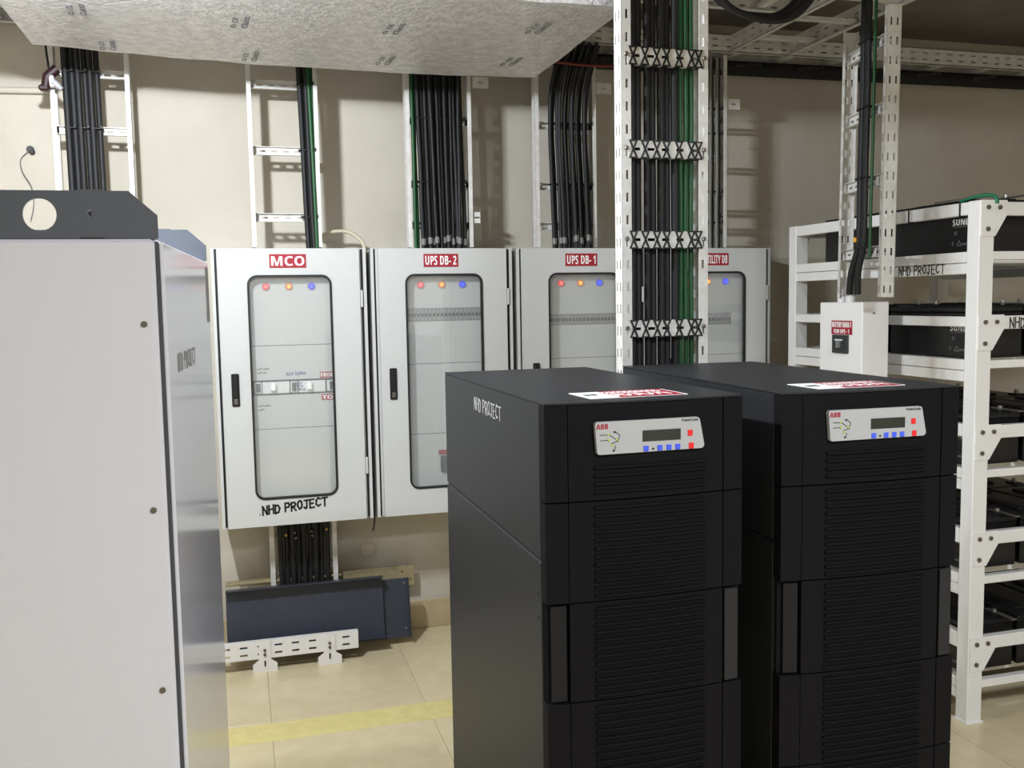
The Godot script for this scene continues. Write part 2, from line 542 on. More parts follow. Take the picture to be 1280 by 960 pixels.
# ------------------------------------------------------------------ the room
func build_room() -> void:
	var st := mb()
	span(st, Vector3(ROOM_X0, -0.2, WZ), Vector3(ROOM_X1, -0.004, ROOM_Z1))
	var fl := structure("floor", st, M.grout, "beige polished tile floor of the room", "floor")
	var tm: Array = []
	for k in 3:
		st = mb()
		cham(st, Vector3(0, -0.004, 0), Vector3(0.597, 0.008, 0.597), 0.0006)
		tm.append(st.commit())
	var nx := 0
	var x := 0.06 - 0.6 * 3 + 0.3
	while x - 0.3 > ROOM_X0 - 0.6:
		x -= 0.6
	while x - 0.3 < ROOM_X1:
		var z := -3.64 + 0.3 - 0.6 * 2
		var nz := 0
		while z - 0.3 < ROOM_Z1:
			var x0 := maxf(x - 0.299, ROOM_X0 + 0.001)
			var x1 := minf(x + 0.299, ROOM_X1 - 0.001)
			var z0 := maxf(z - 0.299, WZ + 0.001)
			var z1 := minf(z + 0.299, ROOM_Z1 - 0.001)
			if x1 - x0 > 0.02 and z1 - z0 > 0.02:
				var o := put(fl, "tile", tm[0], M.tiles[(nx * 7 + nz * 5 + nx * nz) % 3], Vector3((x0 + x1) * 0.5, 0, (z0 + z1) * 0.5))
				o.scale = Vector3((x1 - x0) / 0.597, 1, (z1 - z0) / 0.597)
			z += 0.6
			nz += 1
		x += 0.6
		nx += 1
	# faded yellow floor line in front of the boards, paint on the tiles
	st = mb()
	span(st, Vector3(ROOM_X0 + 0.3, 0.0, -3.625), Vector3(2.3, 0.0008, -3.47))
	add(fl, "painted_line", st, M.yellow_paint).set_meta("label", "faded yellow painted floor line")
	st = mb()
	span(st, Vector3(ROOM_X0 - 0.2, CEILING, WZ - 0.2), Vector3(ROOM_X1 + 0.2, CEILING + 0.2, ROOM_Z1 + 0.2))
	structure("ceiling", st, M.ceiling, "dull plastered concrete ceiling above the cable trays", "ceiling")
	st = mb()
	span(st, Vector3(ROOM_X0, 2.69, -1.15), Vector3(ROOM_X1, CEILING, -0.90))  # unseen beam, added to keep the ceiling lights off the upper wall
	structure("added_beam_1", st, M.ceiling, "added unseen beam across the ceiling above the aisle, shading the upper wall", "beam")
	st = mb()
	span(st, Vector3(ROOM_X0 - 0.2, -0.2, WZ - 0.2), Vector3(ROOM_X1 + 0.2, CEILING, WZ))
	structure("wall_back", st, M.wall, "cream painted wall behind the distribution boards", "wall")
	st = mb()
	span(st, Vector3(ROOM_X0 - 0.2, -0.2, WZ), Vector3(ROOM_X0, CEILING, ROOM_Z1))
	structure("wall_left", st, M.wall, "cream painted side wall beside the grey cabinet", "wall")
	st = mb()
	span(st, Vector3(ROOM_X1, -0.2, WZ), Vector3(ROOM_X1 + 0.2, CEILING, ROOM_Z1))
	structure("wall_right", st, M.wall, "cream painted side wall beyond the battery rack", "wall")
	st = mb()
	span(st, Vector3(ROOM_X0 - 0.2, -0.2, ROOM_Z1), Vector3(ROOM_X1 + 0.2, CEILING, ROOM_Z1 + 0.2))
	structure("wall_front", st, M.wall, "cream painted wall facing the distribution boards", "wall")
	st = mb()
	span(st, Vector3(ROOM_X0, 0.0, WZ), Vector3(ROOM_X1, 0.138, WZ + 0.008))
	var bb := structure("baseboard_back", st, M.grout, "beige tile skirting along the board wall", "baseboard")
	st = mb()
	cham(st, Vector3.ZERO, Vector3(0.596, 0.14, 0.008), 0.002)
	var bt := st.commit()
	x = ROOM_X0 + 0.31
	while x + 0.3 < ROOM_X1:
		put(bb, "tile", bt, M.skirting, Vector3(x, 0.071, WZ + 0.012))
		x += 0.6

# ------------------------------------------------------------------ cable ladders
# ladder in its own frame: y up along the rails, x across, z towards the face the cables lie on
func ladder(called: String, label: String, group: String, at: Vector3, b: Basis, length: float, width: float, web: float, fl: float, rungs: Array, rz: float, rh: float, face_slots: bool, mat: Material) -> Node3D:
	var t := thing(called, label, "cable ladder", at, 0.0, group)
	t.basis = b
	for s: float in [-1.0, 1.0]:
		var st := mb()
		# web, standing in the yz plane
		var wx := Transform3D(Basis(Vector3(0, 0, -1), Vector3(0, 1, 0), Vector3(1, 0, 0)), Vector3(s * width * 0.5 - (0.0025 if s > 0 else 0.0), 0, 0))
		slotted(st, length, web, 0.0025, [[-web * 0.22, 0.007, 0.028, 0.07, 0.03], [web * 0.22, 0.007, 0.028, 0.07, 0.03]], wx)
		for f: float in [-1.0, 1.0]:
			var fx := Transform3D(Basis(), Vector3(s * (width * 0.5 - fl * 0.5), 0, f * (web * 0.5 - 0.0012) - 0.0012))
			if face_slots and f > 0:
				slotted(st, length, fl, 0.0025, [[s * -0.002, 0.008, 0.028, 0.07, 0.03]], fx)
			else:
				slotted(st, length, fl, 0.0025, [], fx)
		add(t, "side_rail", st, mat)
	var st2 := mb()
	var L := width - 0.006
	var xf := Transform3D(Basis(Vector3(0, 1, 0), Vector3(-1, 0, 0), Vector3(0, 0, 1)), Vector3(L * 0.5, 0, 0))
	slotted(st2, L, rh, 0.002, [[0.0, 0.009, 0.026, 0.05, 0.035]], xf)
	for f: float in [-1.0, 1.0]:
		box(st2, Vector3(0, f * rh * 0.5, 0.0085), Vector3(L, 0.0025, 0.019))
	var rm := st2.commit()
	for y: float in rungs:
		put(t, "rung", rm, M.rung, Vector3(0, y, rz))
	return t

func cable(label: String, group: String, pts: PackedVector3Array, r: float, m: Material, sleeve_y := -1.0, sides := 8) -> MeshInstance3D:
	var st := mb()
	tube(st, pts, r, sides)
	var o := add(self, "power_cable", st, m)
	tag(o, label, "cable", group)
	if sleeve_y > 0.0:
		st = mb()
		rod(st, Vector3(pts[0].x, sleeve_y, pts[0].z), Vector3(pts[0].x, sleeve_y + 0.028, pts[0].z), r + 0.0022, 10)
		add(o, "cable_marker", st, M.grey_cable)
	return o

func strap(label: String, group: String, a: Vector3, b: Vector3, r: float) -> void:
	# a tie lashed round a few cables at a rung
	var st := mb()
	cham(st, (a + b) * 0.5, Vector3(absf(b.x - a.x), 0.008, r * 2.0), 0.003)
	cham(st, Vector3(b.x - 0.006, b.y + 0.004, a.z + r), Vector3(0.011, 0.014, 0.008), 0.002)
	var o := add(self, "cable_tie", st, M.tie)
	tag(o, label, "cable tie", group)

# a fan of parallel cables on a wall ladder, drifting from x0..x1 at the top to y0..y1 at the foot
func wall_cables(label: String, group: String, n: int, top0: float, top1: float, bot0: float, bot1: float, ybot: float, ytop: float, z: float, r: float, mats: Array, sleeve := false, bend := 0.0) -> void:
	for k in n:
		var u := (k + 0.5) / n
		var xt := lerpf(top0, top1, u)
		var xb := lerpf(bot0, bot1, u)
		var zz := z + (0.0095 if k % 2 == 0 else -0.006) + rng.randf_range(-0.001, 0.001)
		var ps: Array = []
		var steps := 5
		for i in steps + 1:
			var v := float(i) / steps
			var y := lerpf(ybot, ytop, v)
			var w := rng.randf_range(-0.0018, 0.0018) if i > 0 and i < steps else 0.0
			ps.append(Vector3(lerpf(xb, xt, v) + w + bend * maxf(0.0, v - 0.72) * maxf(0.0, v - 0.72) * 12.0, y, zz + absf(bend) * 5.0 * maxf(0.0, v - 0.65)))
		cable(label, group, curve(ps, 3), r * rng.randf_range(0.93, 1.05), mats[k % mats.size()], (ybot + 0.012 + rng.randf_range(0.0, 0.02)) if sleeve and k % 4 != 1 else -1.0)

func build_wall_ladders() -> void:
	var z := -4.26
	var g := "cable ladders on the board wall"
	var tray := 2.775
	# above the grey cabinet
	ladder("cable_ladder", "white cable ladder with black cables behind the tall grey cabinet", g, Vector3(-0.54, 0.05, z), Basis(), tray - 0.05, 0.30, 0.055, 0.018, [0.3, 0.6, 0.9, 1.2, 1.5, 1.75, 2.0, 2.276, 2.505], -0.027, 0.03, false, M.galv)
	wall_cables("black cable on the ladder behind the tall grey cabinet", "cables behind the grey cabinet", 6, -0.645, -0.505, -0.625, -0.49, 0.06, tray - 0.01, z + 0.012, 0.0125, [M.cable, M.cable_b])
	for y: float in [2.33, 2.555]:
		for k in 3:
			strap("black tie around cables behind the tall grey cabinet", "ties behind the grey cabinet", Vector3(-0.645 + k * 0.05, y, z + 0.012), Vector3(-0.598 + k * 0.05, y, z + 0.012), 0.021)
	# above the MCO board
	ladder("cable_ladder", "white cable ladder with green and black cables above the MCO board", g, Vector3(0.218, 1.85, z), Basis(), tray - 1.85, 0.295, 0.055, 0.018, [0.13, 0.415, 0.695], -0.027, 0.034, false, M.galv)
	wall_cables("black cable dropping into the MCO board", "black cables above the MCO board", 3, 0.278, 0.318, 0.30, 0.338, 1.846, tray - 0.01, z + 0.012, 0.0105, [M.cable, M.cable_b])
	wall_cables("green earth cable dropping into the MCO board", "green cables above the MCO board", 2, 0.320, 0.345, 0.338, 0.358, 1.846, tray - 0.01, z + 0.016, 0.0095, [M.green])
	for y: float in [1.98, 2.265, 2.545]:
		strap("black tie around green and black cables above the MCO board", "ties above the MCO board", Vector3(0.278, y, z + 0.013), Vector3(0.352, y, z + 0.013), 0.019)
	# above UPS DB-2
	ladder("cable_ladder", "white cable ladder packed with black cables above the UPS DB-2 board", g, Vector3(0.897, 1.85, z), Basis(), tray - 1.85, 0.30, 0.055, 0.018, [0.1, 0.285, 0.565, 0.85], -0.027, 0.03, false, M.galv)
	wall_cables("black cable dropping into the UPS DB-2 board", "black cables above UPS DB-2", 13, 0.790, 1.0, 0.808, 1.016, 1.846, tray - 0.01, z + 0.014, 0.0098, [M.cable, M.cable_b, M.cable], true)
	wall_cables("thin black cable over the thick ones above the UPS DB-2 board", "thin cables above UPS DB-2", 5, 0.83, 1.0, 0.86, 0.99, 1.846, tray - 0.01, z + 0.042, 0.0075, [M.cable_b, M.cable], true)
	wall_cables("dark green cable at the edge of the UPS DB-2 ladder", "green cables above UPS DB-2", 2, 0.772, 0.79, 0.775, 0.80, 1.846, tray - 0.01, z + 0.012, 0.008, [M.green])
	# above UPS DB-1
	ladder("cable_ladder", "white cable ladder packed with black cables above the UPS DB-1 board", g, Vector3(1.50, 1.85, z), Basis(), tray - 1.85, 0.30, 0.055, 0.018, [0.1, 0.285, 0.565, 0.85], -0.027, 0.03, false, M.galv)
	wall_cables("black cable dropping into the UPS DB-1 board", "black cables above UPS DB-1", 12, 1.405, 1.60, 1.43, 1.632, 1.846, tray - 0.01, z + 0.014, 0.0098, [M.cable, M.cable_b, M.cable], true, 0.05)
	wall_cables("thin black cable over the thick ones above the UPS DB-1 board", "thin cables above UPS DB-1", 5, 1.43, 1.58, 1.46, 1.61, 1.846, tray - 0.01, z + 0.050, 0.0078, [M.cable_b, M.cable], true, 0.05)
	for q: Array in [["UPS DB-2", 0.79, 1.02], ["UPS DB-1", 1.41, 1.63]]:
		for y: float in [2.14, 2.42]:
			strap("long black tie across the cables above the %s board" % q[0], "ties above %s" % q[0], Vector3(q[1], y, z + 0.02), Vector3(q[2], y, z + 0.02), 0.013)
	# above the utility board
	ladder("cable_ladder", "cable ladder with a few grey cables above the UTILITY DB board", g, Vector3(2.195, 1.85, z), Basis(), tray - 1.85, 0.28, 0.055, 0.018, [0.08, 0.16, 0.245, 0.44, 0.62, 0.85], -0.027, 0.03, false, M.galv)
	wall_cables("grey cable dropping into the UTILITY DB board", "grey cables above the utility board", 4, 2.24, 2.31, 2.24, 2.31, 1.846, tray - 0.01, z + 0.012, 0.009, [M.grey_cable, M.cable_b])
	for y: float in [1.97, 2.12, 2.40, 2.52]:
		strap("black tie around grey cables above the UTILITY DB board", "ties above the utility board", Vector3(2.235, y, z + 0.012), Vector3(2.315, y, z + 0.012), 0.015)
	# under the MCO board
	ladder("cable_ladder", "short cable ladder with black cables under the MCO board", g, Vector3(0.247, 0.06, -4.40), Basis(), 0.575, 0.305, 0.05, 0.022, [0.12, 0.32, 0.49], -0.027, 0.03, false, M.galv)
	wall_cables("black cable running down under the MCO board", "black cables under the MCO board", 9, 0.13, 0.37, 0.135, 0.365, 0.06, 0.636, -4.385, 0.0125, [M.cable, M.cable_b], false)
	for p: Array in [[0.168, 0.552, 0], [0.207, 0.56, 1], [0.212, 0.535, 1], [0.285, 0.56, 1], [0.287, 0.54, 1], [0.352, 0.565, 0]]:
		var st := mb()
		rod(st, Vector3(p[0], p[1], -4.372), Vector3(p[0], p[1], -4.362), 0.006, 10)
		tag(add(self, "cable_lug_bolt", st, M.brass if p[2] == 0 else M.bolt), ("small brass bolt among cables under the MCO board" if p[2] == 0 else "small grey bolt among cables under the MCO board"), "bolt", "bolts under the MCO board")
	# clip plates left on the rails
	for c: Array in [[1.095, 2.59, "upper end of the UPS DB-2 ladder"], [1.695, 2.59, "upper end of the UPS DB-1 ladder"], [2.375, 2.545, "upper end of the UTILITY DB ladder"], [1.068, 1.985, "lower end of the UPS DB-2 ladder"]]:
		var st := mb()
		var small: bool = c[1] < 2.2
		slotted(st, 0.05, 0.03 if small else 0.075, 0.003, [[0.0, 0.026, 0.008, 1.0, 0.025]], Transform3D(Basis(), Vector3(c[0], c[1] - 0.025, -4.245)))
		tag(add(self, "rail_clip_plate", st, M.rung), "small white slotted clip plate at the %s" % c[2], "bracket", "clip plates")

# the ladder that drops behind the two black cabinets, cables tied to its far face
func build_drop_ladder() -> void:
	var z := -2.815
	var t := ladder("drop_cable_ladder", "white slotted cable ladder with black crossed ties rising behind the black cabinets", "", Vector3(1.320, 0.0, z), Basis(), 2.95, 0.298, 0.06, 0.032, [], 0.0, 0.05, true, M.galv)
	var ys: Array[float] = [0.1, 0.38, 0.66, 0.94, 1.225, 1.506, 1.788, 2.07, 2.356, 2.64]
	var st := mb()
	var L := 0.262
	var xf := Transform3D(Basis(Vector3(0, 1, 0), Vector3(-1, 0, 0), Vector3(0, 0, 1)), Vector3(L * 0.5, 0, 0))
	slotted(st, L, 0.05, 0.003, [[0.0, 0.009, 0.026, 0.05, 0.03]], xf)
	box(st, Vector3(0, 0.025, -0.008), Vector3(L, 0.003, 0.022))
	box(st, Vector3(0, -0.025, -0.008), Vector3(L, 0.003, 0.022))
	var rm := st.commit()
	st = mb()
	cham(st, Vector3.ZERO, Vector3(0.013, 0.013, 0.008), 0.003)
	var bm := st.commit()
	st = mb()
	for s: float in [-1.0, 1.0]:
		box(st, Vector3(0, 0, 0.0012 + 0.0008 * s), Vector3(0.0055, 0.062, 0.0024), Basis(Vector3(0, 0, 1), s * 0.42))
	box(st, Vector3(0.0, -0.026, -0.012), Vector3(0.018, 0.004, 0.028))
	box(st, Vector3(0.0, 0.026, -0.012), Vector3(0.018, 0.004, 0.028))
	var xm := st.commit()
	for y: float in ys:
		put(t, "rung", rm, M.rung, Vector3(0, y, 0.026))
		for s: float in [-1.0, 1.0]:
			put(t, "bolt", bm, M.bolt, Vector3(s * 0.134, y + 0.003, 0.033))
		if y > 1.3:
			for u: float in [-0.11, -0.07, -0.03, 0.004, 0.047, 0.09, 0.115]:
				var o := put(self, numbered("crossed_cable_tie"), xm, M.tie, Vector3(1.320 + u, y, z + 0.0302))
				tag(o, "black crossed tie on a white rung behind the black cabinets", "cable tie", "crossed ties on the drop ladder")
	var xs: Array[float] = [1.222, 1.247, 1.275, 1.298, 1.323, 1.348, 1.371]
	for k in xs.size():
		var ps: Array = []
		for i in 9:
			ps.append(Vector3(xs[k] + (rng.randf_range(-0.001, 0.001)), 0.02 + i * 0.36, z - 0.010 - (0.014 if k % 2 else 0.0)))
		cable("thick black cable tied behind the rungs of the free-standing drop ladder", "black cables on the drop ladder", curve(ps, 3), 0.0135 if k != 2 else 0.0115, M.cable if k % 2 == 0 else M.cable_b)
	var gs: Array[float] = [1.390, 1.4085, 1.427]
	for k in gs.size():
		var ps: Array = []
		for i in 9:
			ps.append(Vector3(gs[k] + rng.randf_range(-0.002, 0.002), 0.02 + i * 0.36, z - 0.008))
		cable("green cable tied behind the rungs of the free-standing drop ladder", "green cables on the drop ladder", curve(ps, 3), 0.0088, M.green)

# the ladder that drops to the breaker box on the battery rack: it faces -x
func build_rack_ladder() -> void:
	var th := -PI * 0.5 - 0.19
	var b := Basis(Vector3.UP, th)
	var c := Vector3(2.381, 1.592, -3.215)
	var b2 := Basis(Vector3(0, 0, 1), -0.012) * b
	ladder("rack_cable_ladder", "white slotted cable ladder standing on the battery breaker box", "", c, b2, 1.07, 0.37, 0.055, 0.02, [0.175, 0.445, 0.71, 0.96], -0.006, 0.04, true, M.galv)
	for k in 4:
		var f: float = [0.008, 0.029, 0.050, 0.071][k]
		var ps: Array = []
		var foot: float = [-0.115, -0.085, -0.045, -0.015][k]
		for q: Array in [[0.015, foot, 0.012], [0.10, foot * 0.62 + f * 0.38, 0.028], [0.22, f, 0.036], [0.5, f, 0.036], [0.8, f + 0.003, 0.036], [1.0, f, 0.036], [1.18, f, 0.036]]:
			ps.append(c + b2 * Vector3(q[1], q[0], q[2] + 0.004 * (k % 2)))
		cable("black cable dropping into the battery breaker box", "black cables above the breaker box", curve(ps, 4), 0.0092, M.cable if k % 2 else M.cable_b)
	var gp: Array = []
	for q: Array in [[0.15, 0.105], [0.3, 0.104], [0.6, 0.106], [0.9, 0.104], [1.18, 0.105]]:
		gp.append(c + b2 * Vector3(q[1], q[0], 0.033))
	cable("thin green earth cable above the battery breaker box", "", curve(gp, 3), 0.006, M.green)
	for y: float in [0.19, 0.455, 0.72, 0.97]:
		var st := mb()
		box(st, c + b2 * Vector3(0.040, y + 0.004, 0.037), Vector3(0.084, 0.008, 0.026), b2)
		tag(add(self, "cable_tie", st, M.tie), "black tie around the cables above the battery breaker box", "cable tie", "ties above the breaker box")
	var fs := mb()
	var fy := c + b2 * Vector3(0.008, 0.225, 0.046)
	rod(fs, fy - Vector3(0, 0.009, 0), fy + Vector3(0, 0.009, 0), 0.009, 10)
	tag(add(self, "cable_marker", fs, M.marker_yellow), "yellow marker sleeve on a cable above the battery breaker box", "cable marker")
	# breaker box
	var t := thing("battery_breaker_box", "white battery breaker box with a red label on the rack side", "breaker box", Vector3(2.412, 1.18, -3.324))
	var st2 := mb()
	cham(st2, Vector3(0, 0.197, 0), Vector3(0.124, 0.394, 0.282), 0.004)
	add(t, "casing", st2, M.white_paint)
	var fb := Basis(Vector3.UP, -PI * 0.5)   # its face looks along -x
	st2 = mb()
	box(st2, Vector3(-0.0635, 0.292, 0.012), Vector3(0.002, 0.056, 0.135))
	add(t, "name_label", st2, M.red)
	lettering(t, "label_lettering", "BATTERY BANK-1", Vector3(-0.0650, 0.304, 0.012), 0.125, 0.022, M.sign_white, fb)
	lettering(t, "label_lettering", "FOR UPS - 1", Vector3(-0.0650, 0.277, 0.012), 0.10, 0.017, M.sign_white, fb)
	var br := Node3D.new()
	br.name = "circuit_breaker"
	t.add_child(br)
	st2 = mb()
	cham(st2, Vector3(-0.066, 0.225, 0.008), Vector3(0.012, 0.074, 0.10), 0.002)
	add(br, "breaker_body", st2, M.breaker_dark)
	st2 = mb()
	cham(st2, Vector3(-0.076, 0.224, 0.01), Vector3(0.022, 0.03, 0.014), 0.003)
	add(br, "toggle", st2, M.grey_cable)
	st2 = mb()
	box(st2, Vector3(-0.0725, 0.242, 0.004), Vector3(0.002, 0.006, 0.05))
	add(br, "rating_strip", st2, M.ink_white)
	for s: float in [-0.075, -0.02]:
		st2 = mb()
		rod(st2, Vector3(0.0, 0.393, s), Vector3(0.0, 0.418, s), 0.02, 14)
		add(t, "cable_gland", st2, M.white_paint)
	st2 = mb()
	rod(st2, Vector3(-0.01, 0.35, 0.14), Vector3(-0.01, 0.35, 0.1435), 0.004, 8)
	add(t, "screw", st2, M.bolt)

# horizontal tray: two slotted side rails and rungs, along direction d
func tray(called: String, label: String, a: Vector3, d: Vector3, across: Vector3, length: float, width: float, h: float) -> void:
	var t := thing(called, label, "cable tray", a, 0.0, "overhead cable trays")
	for s: float in [-0.5, 0.5]:
		var st := mb()
		var xf := Transform3D(Basis(Vector3.UP, d, Vector3.UP.cross(d)), across * width * s + Vector3.UP * h * 0.5)
		slotted(st, length, h, 0.003, [[-h * 0.2, 0.008, 0.03, 0.075, 0.05], [h * 0.2, 0.008, 0.03, 0.075, 0.05]], xf)
		for f: float in [0.0, 1.0]:
			var cc := across * (width * s - signf(s) * 0.011) + Vector3.UP * (f * (h - 0.003) + 0.0015) + d * length * 0.5
			box(st, cc, (across * 0.022 + Vector3.UP * 0.003 + d * length).abs())
		add(t, "side_rail", st, M.galv)
	var st2 := mb()
	box(st2, Vector3.ZERO, (across * (width - 0.008) + Vector3.UP * 0.003 + d * 0.035).abs())
	for f: float in [-1.0, 1.0]:
		box(st2, d * f * 0.0165 + Vector3.UP * 0.007, (across * (width - 0.008) + Vector3.UP * 0.014 + d * 0.002).abs())
	var rm := st2.commit()
	var y := 0.2
	while y < length:
		put(t, "rung", rm, M.rung, d * y + Vector3.UP * 0.012)
		y += 0.3

func build_trays() -> void:
	tray("wall_cable_tray", "white slotted cable tray running under the ceiling along the board wall", Vector3(-1.7, 2.782, -4.315), Vector3.RIGHT, Vector3.BACK, 6.8, 0.24, 0.08)
	tray("branch_cable_tray", "slotted cable tray running under the ceiling towards the battery rack ladder", Vector3(2.50, 2.782, -4.19), Vector3.BACK, Vector3.RIGHT, 2.6, 0.34, 0.08)
	tray("link_cable_tray", "slotted cable tray running from the drop ladder under the ceiling", Vector3(1.36, 2.80, -3.50), Vector3.RIGHT, Vector3.BACK, 0.95, 0.30, 0.075)
	var st := mb()
	cham(st, Vector3(1.85, 2.855, -3.50), Vector3(0.9, 0.05, 0.14), 0.004)  # added white box, standing in for a bright lit strip overhead
	tag(add(self, "added_white_strip", st, M.trunking), "plain white strip added in the tray over the drop ladder for a bright lit band", "trunking")
	# black lagged pipe under the wall tray, with pale print
	st = mb()
	rod(st, Vector3(1.40, 2.742, -4.36), Vector3(ROOM_X1 - 0.02, 2.765, -4.36), 0.036, 16)
	var pipe := add(self, "lagged_pipe", st, M.lagging)
	tag(pipe, "black lagged pipe with pale print under the wall tray", "pipe")
	for k in 10:
		st = mb()
		for i in 9:
			var x := 1.72 + k * 0.36 + i * 0.017
			var y := 2.742 + (x - 1.40) / 3.8 * 0.023
			box(st, Vector3(x, y + 0.004 + 0.0016 * i, -4.3255), Vector3(0.0025, 0.017, 0.004), Basis(Vector3(0, 0, 1), -0.5))
		add(pipe, "print", st, M.ink_pale)
	# sagging black cables between the drop ladder and the branch tray
	for k in 3:
		var d := k * 0.018
		cable("dark cable sagging between the drop ladder and the overhead tray", "sagging overhead cables", curve([Vector3(1.52, 2.80, -2.86 - d * 2), Vector3(1.60, 2.62 + d, -2.95 - d * 2), Vector3(1.75, 2.575 + d, -3.02 - d * 2), Vector3(1.92, 2.585 + d, -3.06 - d * 2), Vector3(2.03, 2.66 + d, -3.08 - d * 2), Vector3(2.12, 2.80, -3.10 - d * 2)], 5), 0.011, M.cable_b)
	cable("orange cable crossing above the UPS DB-1 ladder", "", curve([Vector3(1.25, 2.68, -4.12), Vector3(1.439, 2.666, -4.12), Vector3(1.612, 2.661, -4.12), Vector3(1.72, 2.68, -4.13), Vector3(1.76, 2.775, -4.14)], 4), 0.006, M.orange_cable)

# ------------------------------------------------------------------ distribution boards
func lamp(parent: Node, x: float, y: float, z: float, m: Material, core: Material) -> void:
	var o := Node3D.new()
	o.name = "indicator_lamp"
	parent.add_child(o, true)
	var st := mb()
	rod(st, Vector3(x, y, z), Vector3(x, y, z + 0.004), 0.0175, 16)
	add(o, "bezel", st, M.blank_grey)
	st = mb()
	tube(st, PackedVector3Array([Vector3(x, y, z + 0.003), Vector3(x, y, z + 0.010)]), 0.0145, 16)
	add(o, "lens", st, m)
	st = mb()
	rod(st, Vector3(x, y, z + 0.010), Vector3(x, y, z + 0.0135), 0.0075, 16)
	add(o, "glow_core", st, core)

# x0..x1: door edges. Local frame: base centre of the box on the wall side of the door plane.
func board(name_: String, sign_text: String, sign_w: float, door0: float, door1: float, body0: float, body1: float, label: String, seams: Array, slot: Array, sign_x: float) -> Node3D:
	var yb := 0.643
	var H := 1.2
	var cx := (body0 + body1) * 0.5
	var t := thing(name_, label, "electrical cabinet", Vector3(cx, yb, BOARD_FRONT), 0.0, "wall-hung distribution boards")
	var bw := body1 - body0
	var depth := BOARD_FRONT - WZ - 0.004
	# body: a tray with an open front
	var st := mb()
	var zb := -depth
	var zf := -0.024
	span(st, Vector3(-bw * 0.5, 0, zb), Vector3(bw * 0.5, H, zb + 0.003))
	span(st, Vector3(-bw * 0.5, 0, zb), Vector3(-bw * 0.5 + 0.003, H, zf))
	span(st, Vector3(bw * 0.5 - 0.003, 0, zb), Vector3(bw * 0.5, H, zf))
	span(st, Vector3(-bw * 0.5, 0, zb), Vector3(bw * 0.5, 0.003, zf))
	span(st, Vector3(-bw * 0.5, H - 0.003, zb), Vector3(bw * 0.5, H, zf))
	# rolled lips that stand beside the door
	for s: float in [-1.0, 1.0]:
		span(st, Vector3(s * bw * 0.5, 0.0, zf - 0.006), Vector3(s * (bw * 0.5 - 0.013), H, zf + 0.014))
	add(t, "body", st, M.board_paint)
	# black seal in the gap between lip and door, and the painted rebate beside it
	for s: float in [-1.0, 1.0]:
		st = mb()
		span(st, Vector3(s * (bw * 0.5 - 0.0135), 0.004, zf - 0.004), Vector3(s * (bw * 0.5 - 0.0225), H - 0.004, zf))
		add(t, "door_seal", st, M.rubber)
		st = mb()
		span(st, Vector3(s * (bw * 0.5 - 0.0228), 0.004, zf - 0.004), Vector3(s * (bw * 0.5 - 0.036), H - 0.004, zf + 0.002))
		add(t, "inner_lip", st, M.board_paint)
	# inner cover plates
	var zi := -0.055
	st = mb()
	span(st, Vector3(-bw * 0.5 + 0.02, 0.03, zi - 0.03), Vector3(bw * 0.5 - 0.02, H - 0.03, zi - 0.006))
	add(t, "mounting_plate", st, M.breaker_dark)
	var edges: Array = [0.03]
	for s: float in seams:
		edges.append(s - yb)
	edges.append(H - 0.03)
	for k in edges.size() - 1:
		var a: float = edges[k] + (0.0012 if k > 0 else 0.0)
		var b: float = edges[k + 1] - 0.0012
		var pieces: Array = [[a, b]]
		if slot.size() and slot[0] - yb > a and slot[1] - yb < b:
			pieces = [[a, slot[0] - yb], [slot[1] - yb, b]]
			for e: float in [slot[2], slot[3]]:
				var x0: float = -bw * 0.5 + 0.02 if e == slot[2] else slot[3] - cx
				var x1: float = slot[2] - cx if e == slot[2] else bw * 0.5 - 0.02
				if x1 - x0 > 0.002:
					st = mb()
					span(st, Vector3(x0, slot[0] - yb, zi - 0.002), Vector3(x1, slot[1] - yb, zi))
					add(t, "cover_strip", st, M.inner_panel)
		for p: Array in pieces:
			st = mb()
			cham(st, Vector3(0, (p[0] + p[1]) * 0.5, zi - 0.002), Vector3(bw - 0.04, p[1] - p[0], 0.004), 0.001)
			add(t, "cover_plate", st, M.inner_panel)
	# door
	var dw := door1 - door0
	var dc := (door0 + door1) * 0.5 - cx
	var door := Node3D.new()
	door.name = "door"
	t.add_child(door)
	door.position = Vector3(dc, H * 0.5, 0)
	var wc := Vector2((door0 + 0.118 + door0 + 0.47) * 0.5 - (door0 + door1) * 0.5, (1.728 + 0.762) * 0.5 - yb - H * 0.5)
	var ww := 0.352
	var wh := 0.966
	st = mb()
	ring(st, dw, H - 0.004, ww, wh, wc, 0.042, -0.020, 0.0)
	add(door, "door_leaf", st, M.board_paint)
	st = mb()
	gasket(st, ww + 0.002, wh + 0.002, 0.042, 0.0085, wc, -0.018, 0.004)
	add(door, "window_gasket", st, M.rubber)
	st = mb()
	prism(st, rounded(ww - 0.004, wh - 0.004, 0.04, 6, wc), -0.012, -0.008)
	add(door, "window_pane", st, M.glass)
	st = mb()
	cham(st, Vector3(-dw * 0.5 + 0.053, 0.0, 0.002), Vector3(0.032, 0.14, 0.012), 0.003)
	cham(st, Vector3(-dw * 0.5 + 0.053, 0.015, 0.010), Vector3(0.020, 0.095, 0.012), 0.003)
	add(door, "handle", st, M.black_metal)
	st = mb()
	cham(st, Vector3(-dw * 0.5 + 0.053, -0.048, 0.0095), Vector3(0.016, 0.026, 0.006), 0.002)
	add(door, "lock", st, M.bolt)
	for y: float in [0.38, -0.36]:
		st = mb()
		cham(st, Vector3(dw * 0.5 + 0.008, y, -0.010), Vector3(0.012, 0.075, 0.018), 0.003)
		add(door, "hinge", st, M.board_paint)
	# sign
	var sx := sign_x - (door0 + door1) * 0.5
	var sy := 1.788 - yb - H * 0.5
	var sh := 0.058
	st = mb()
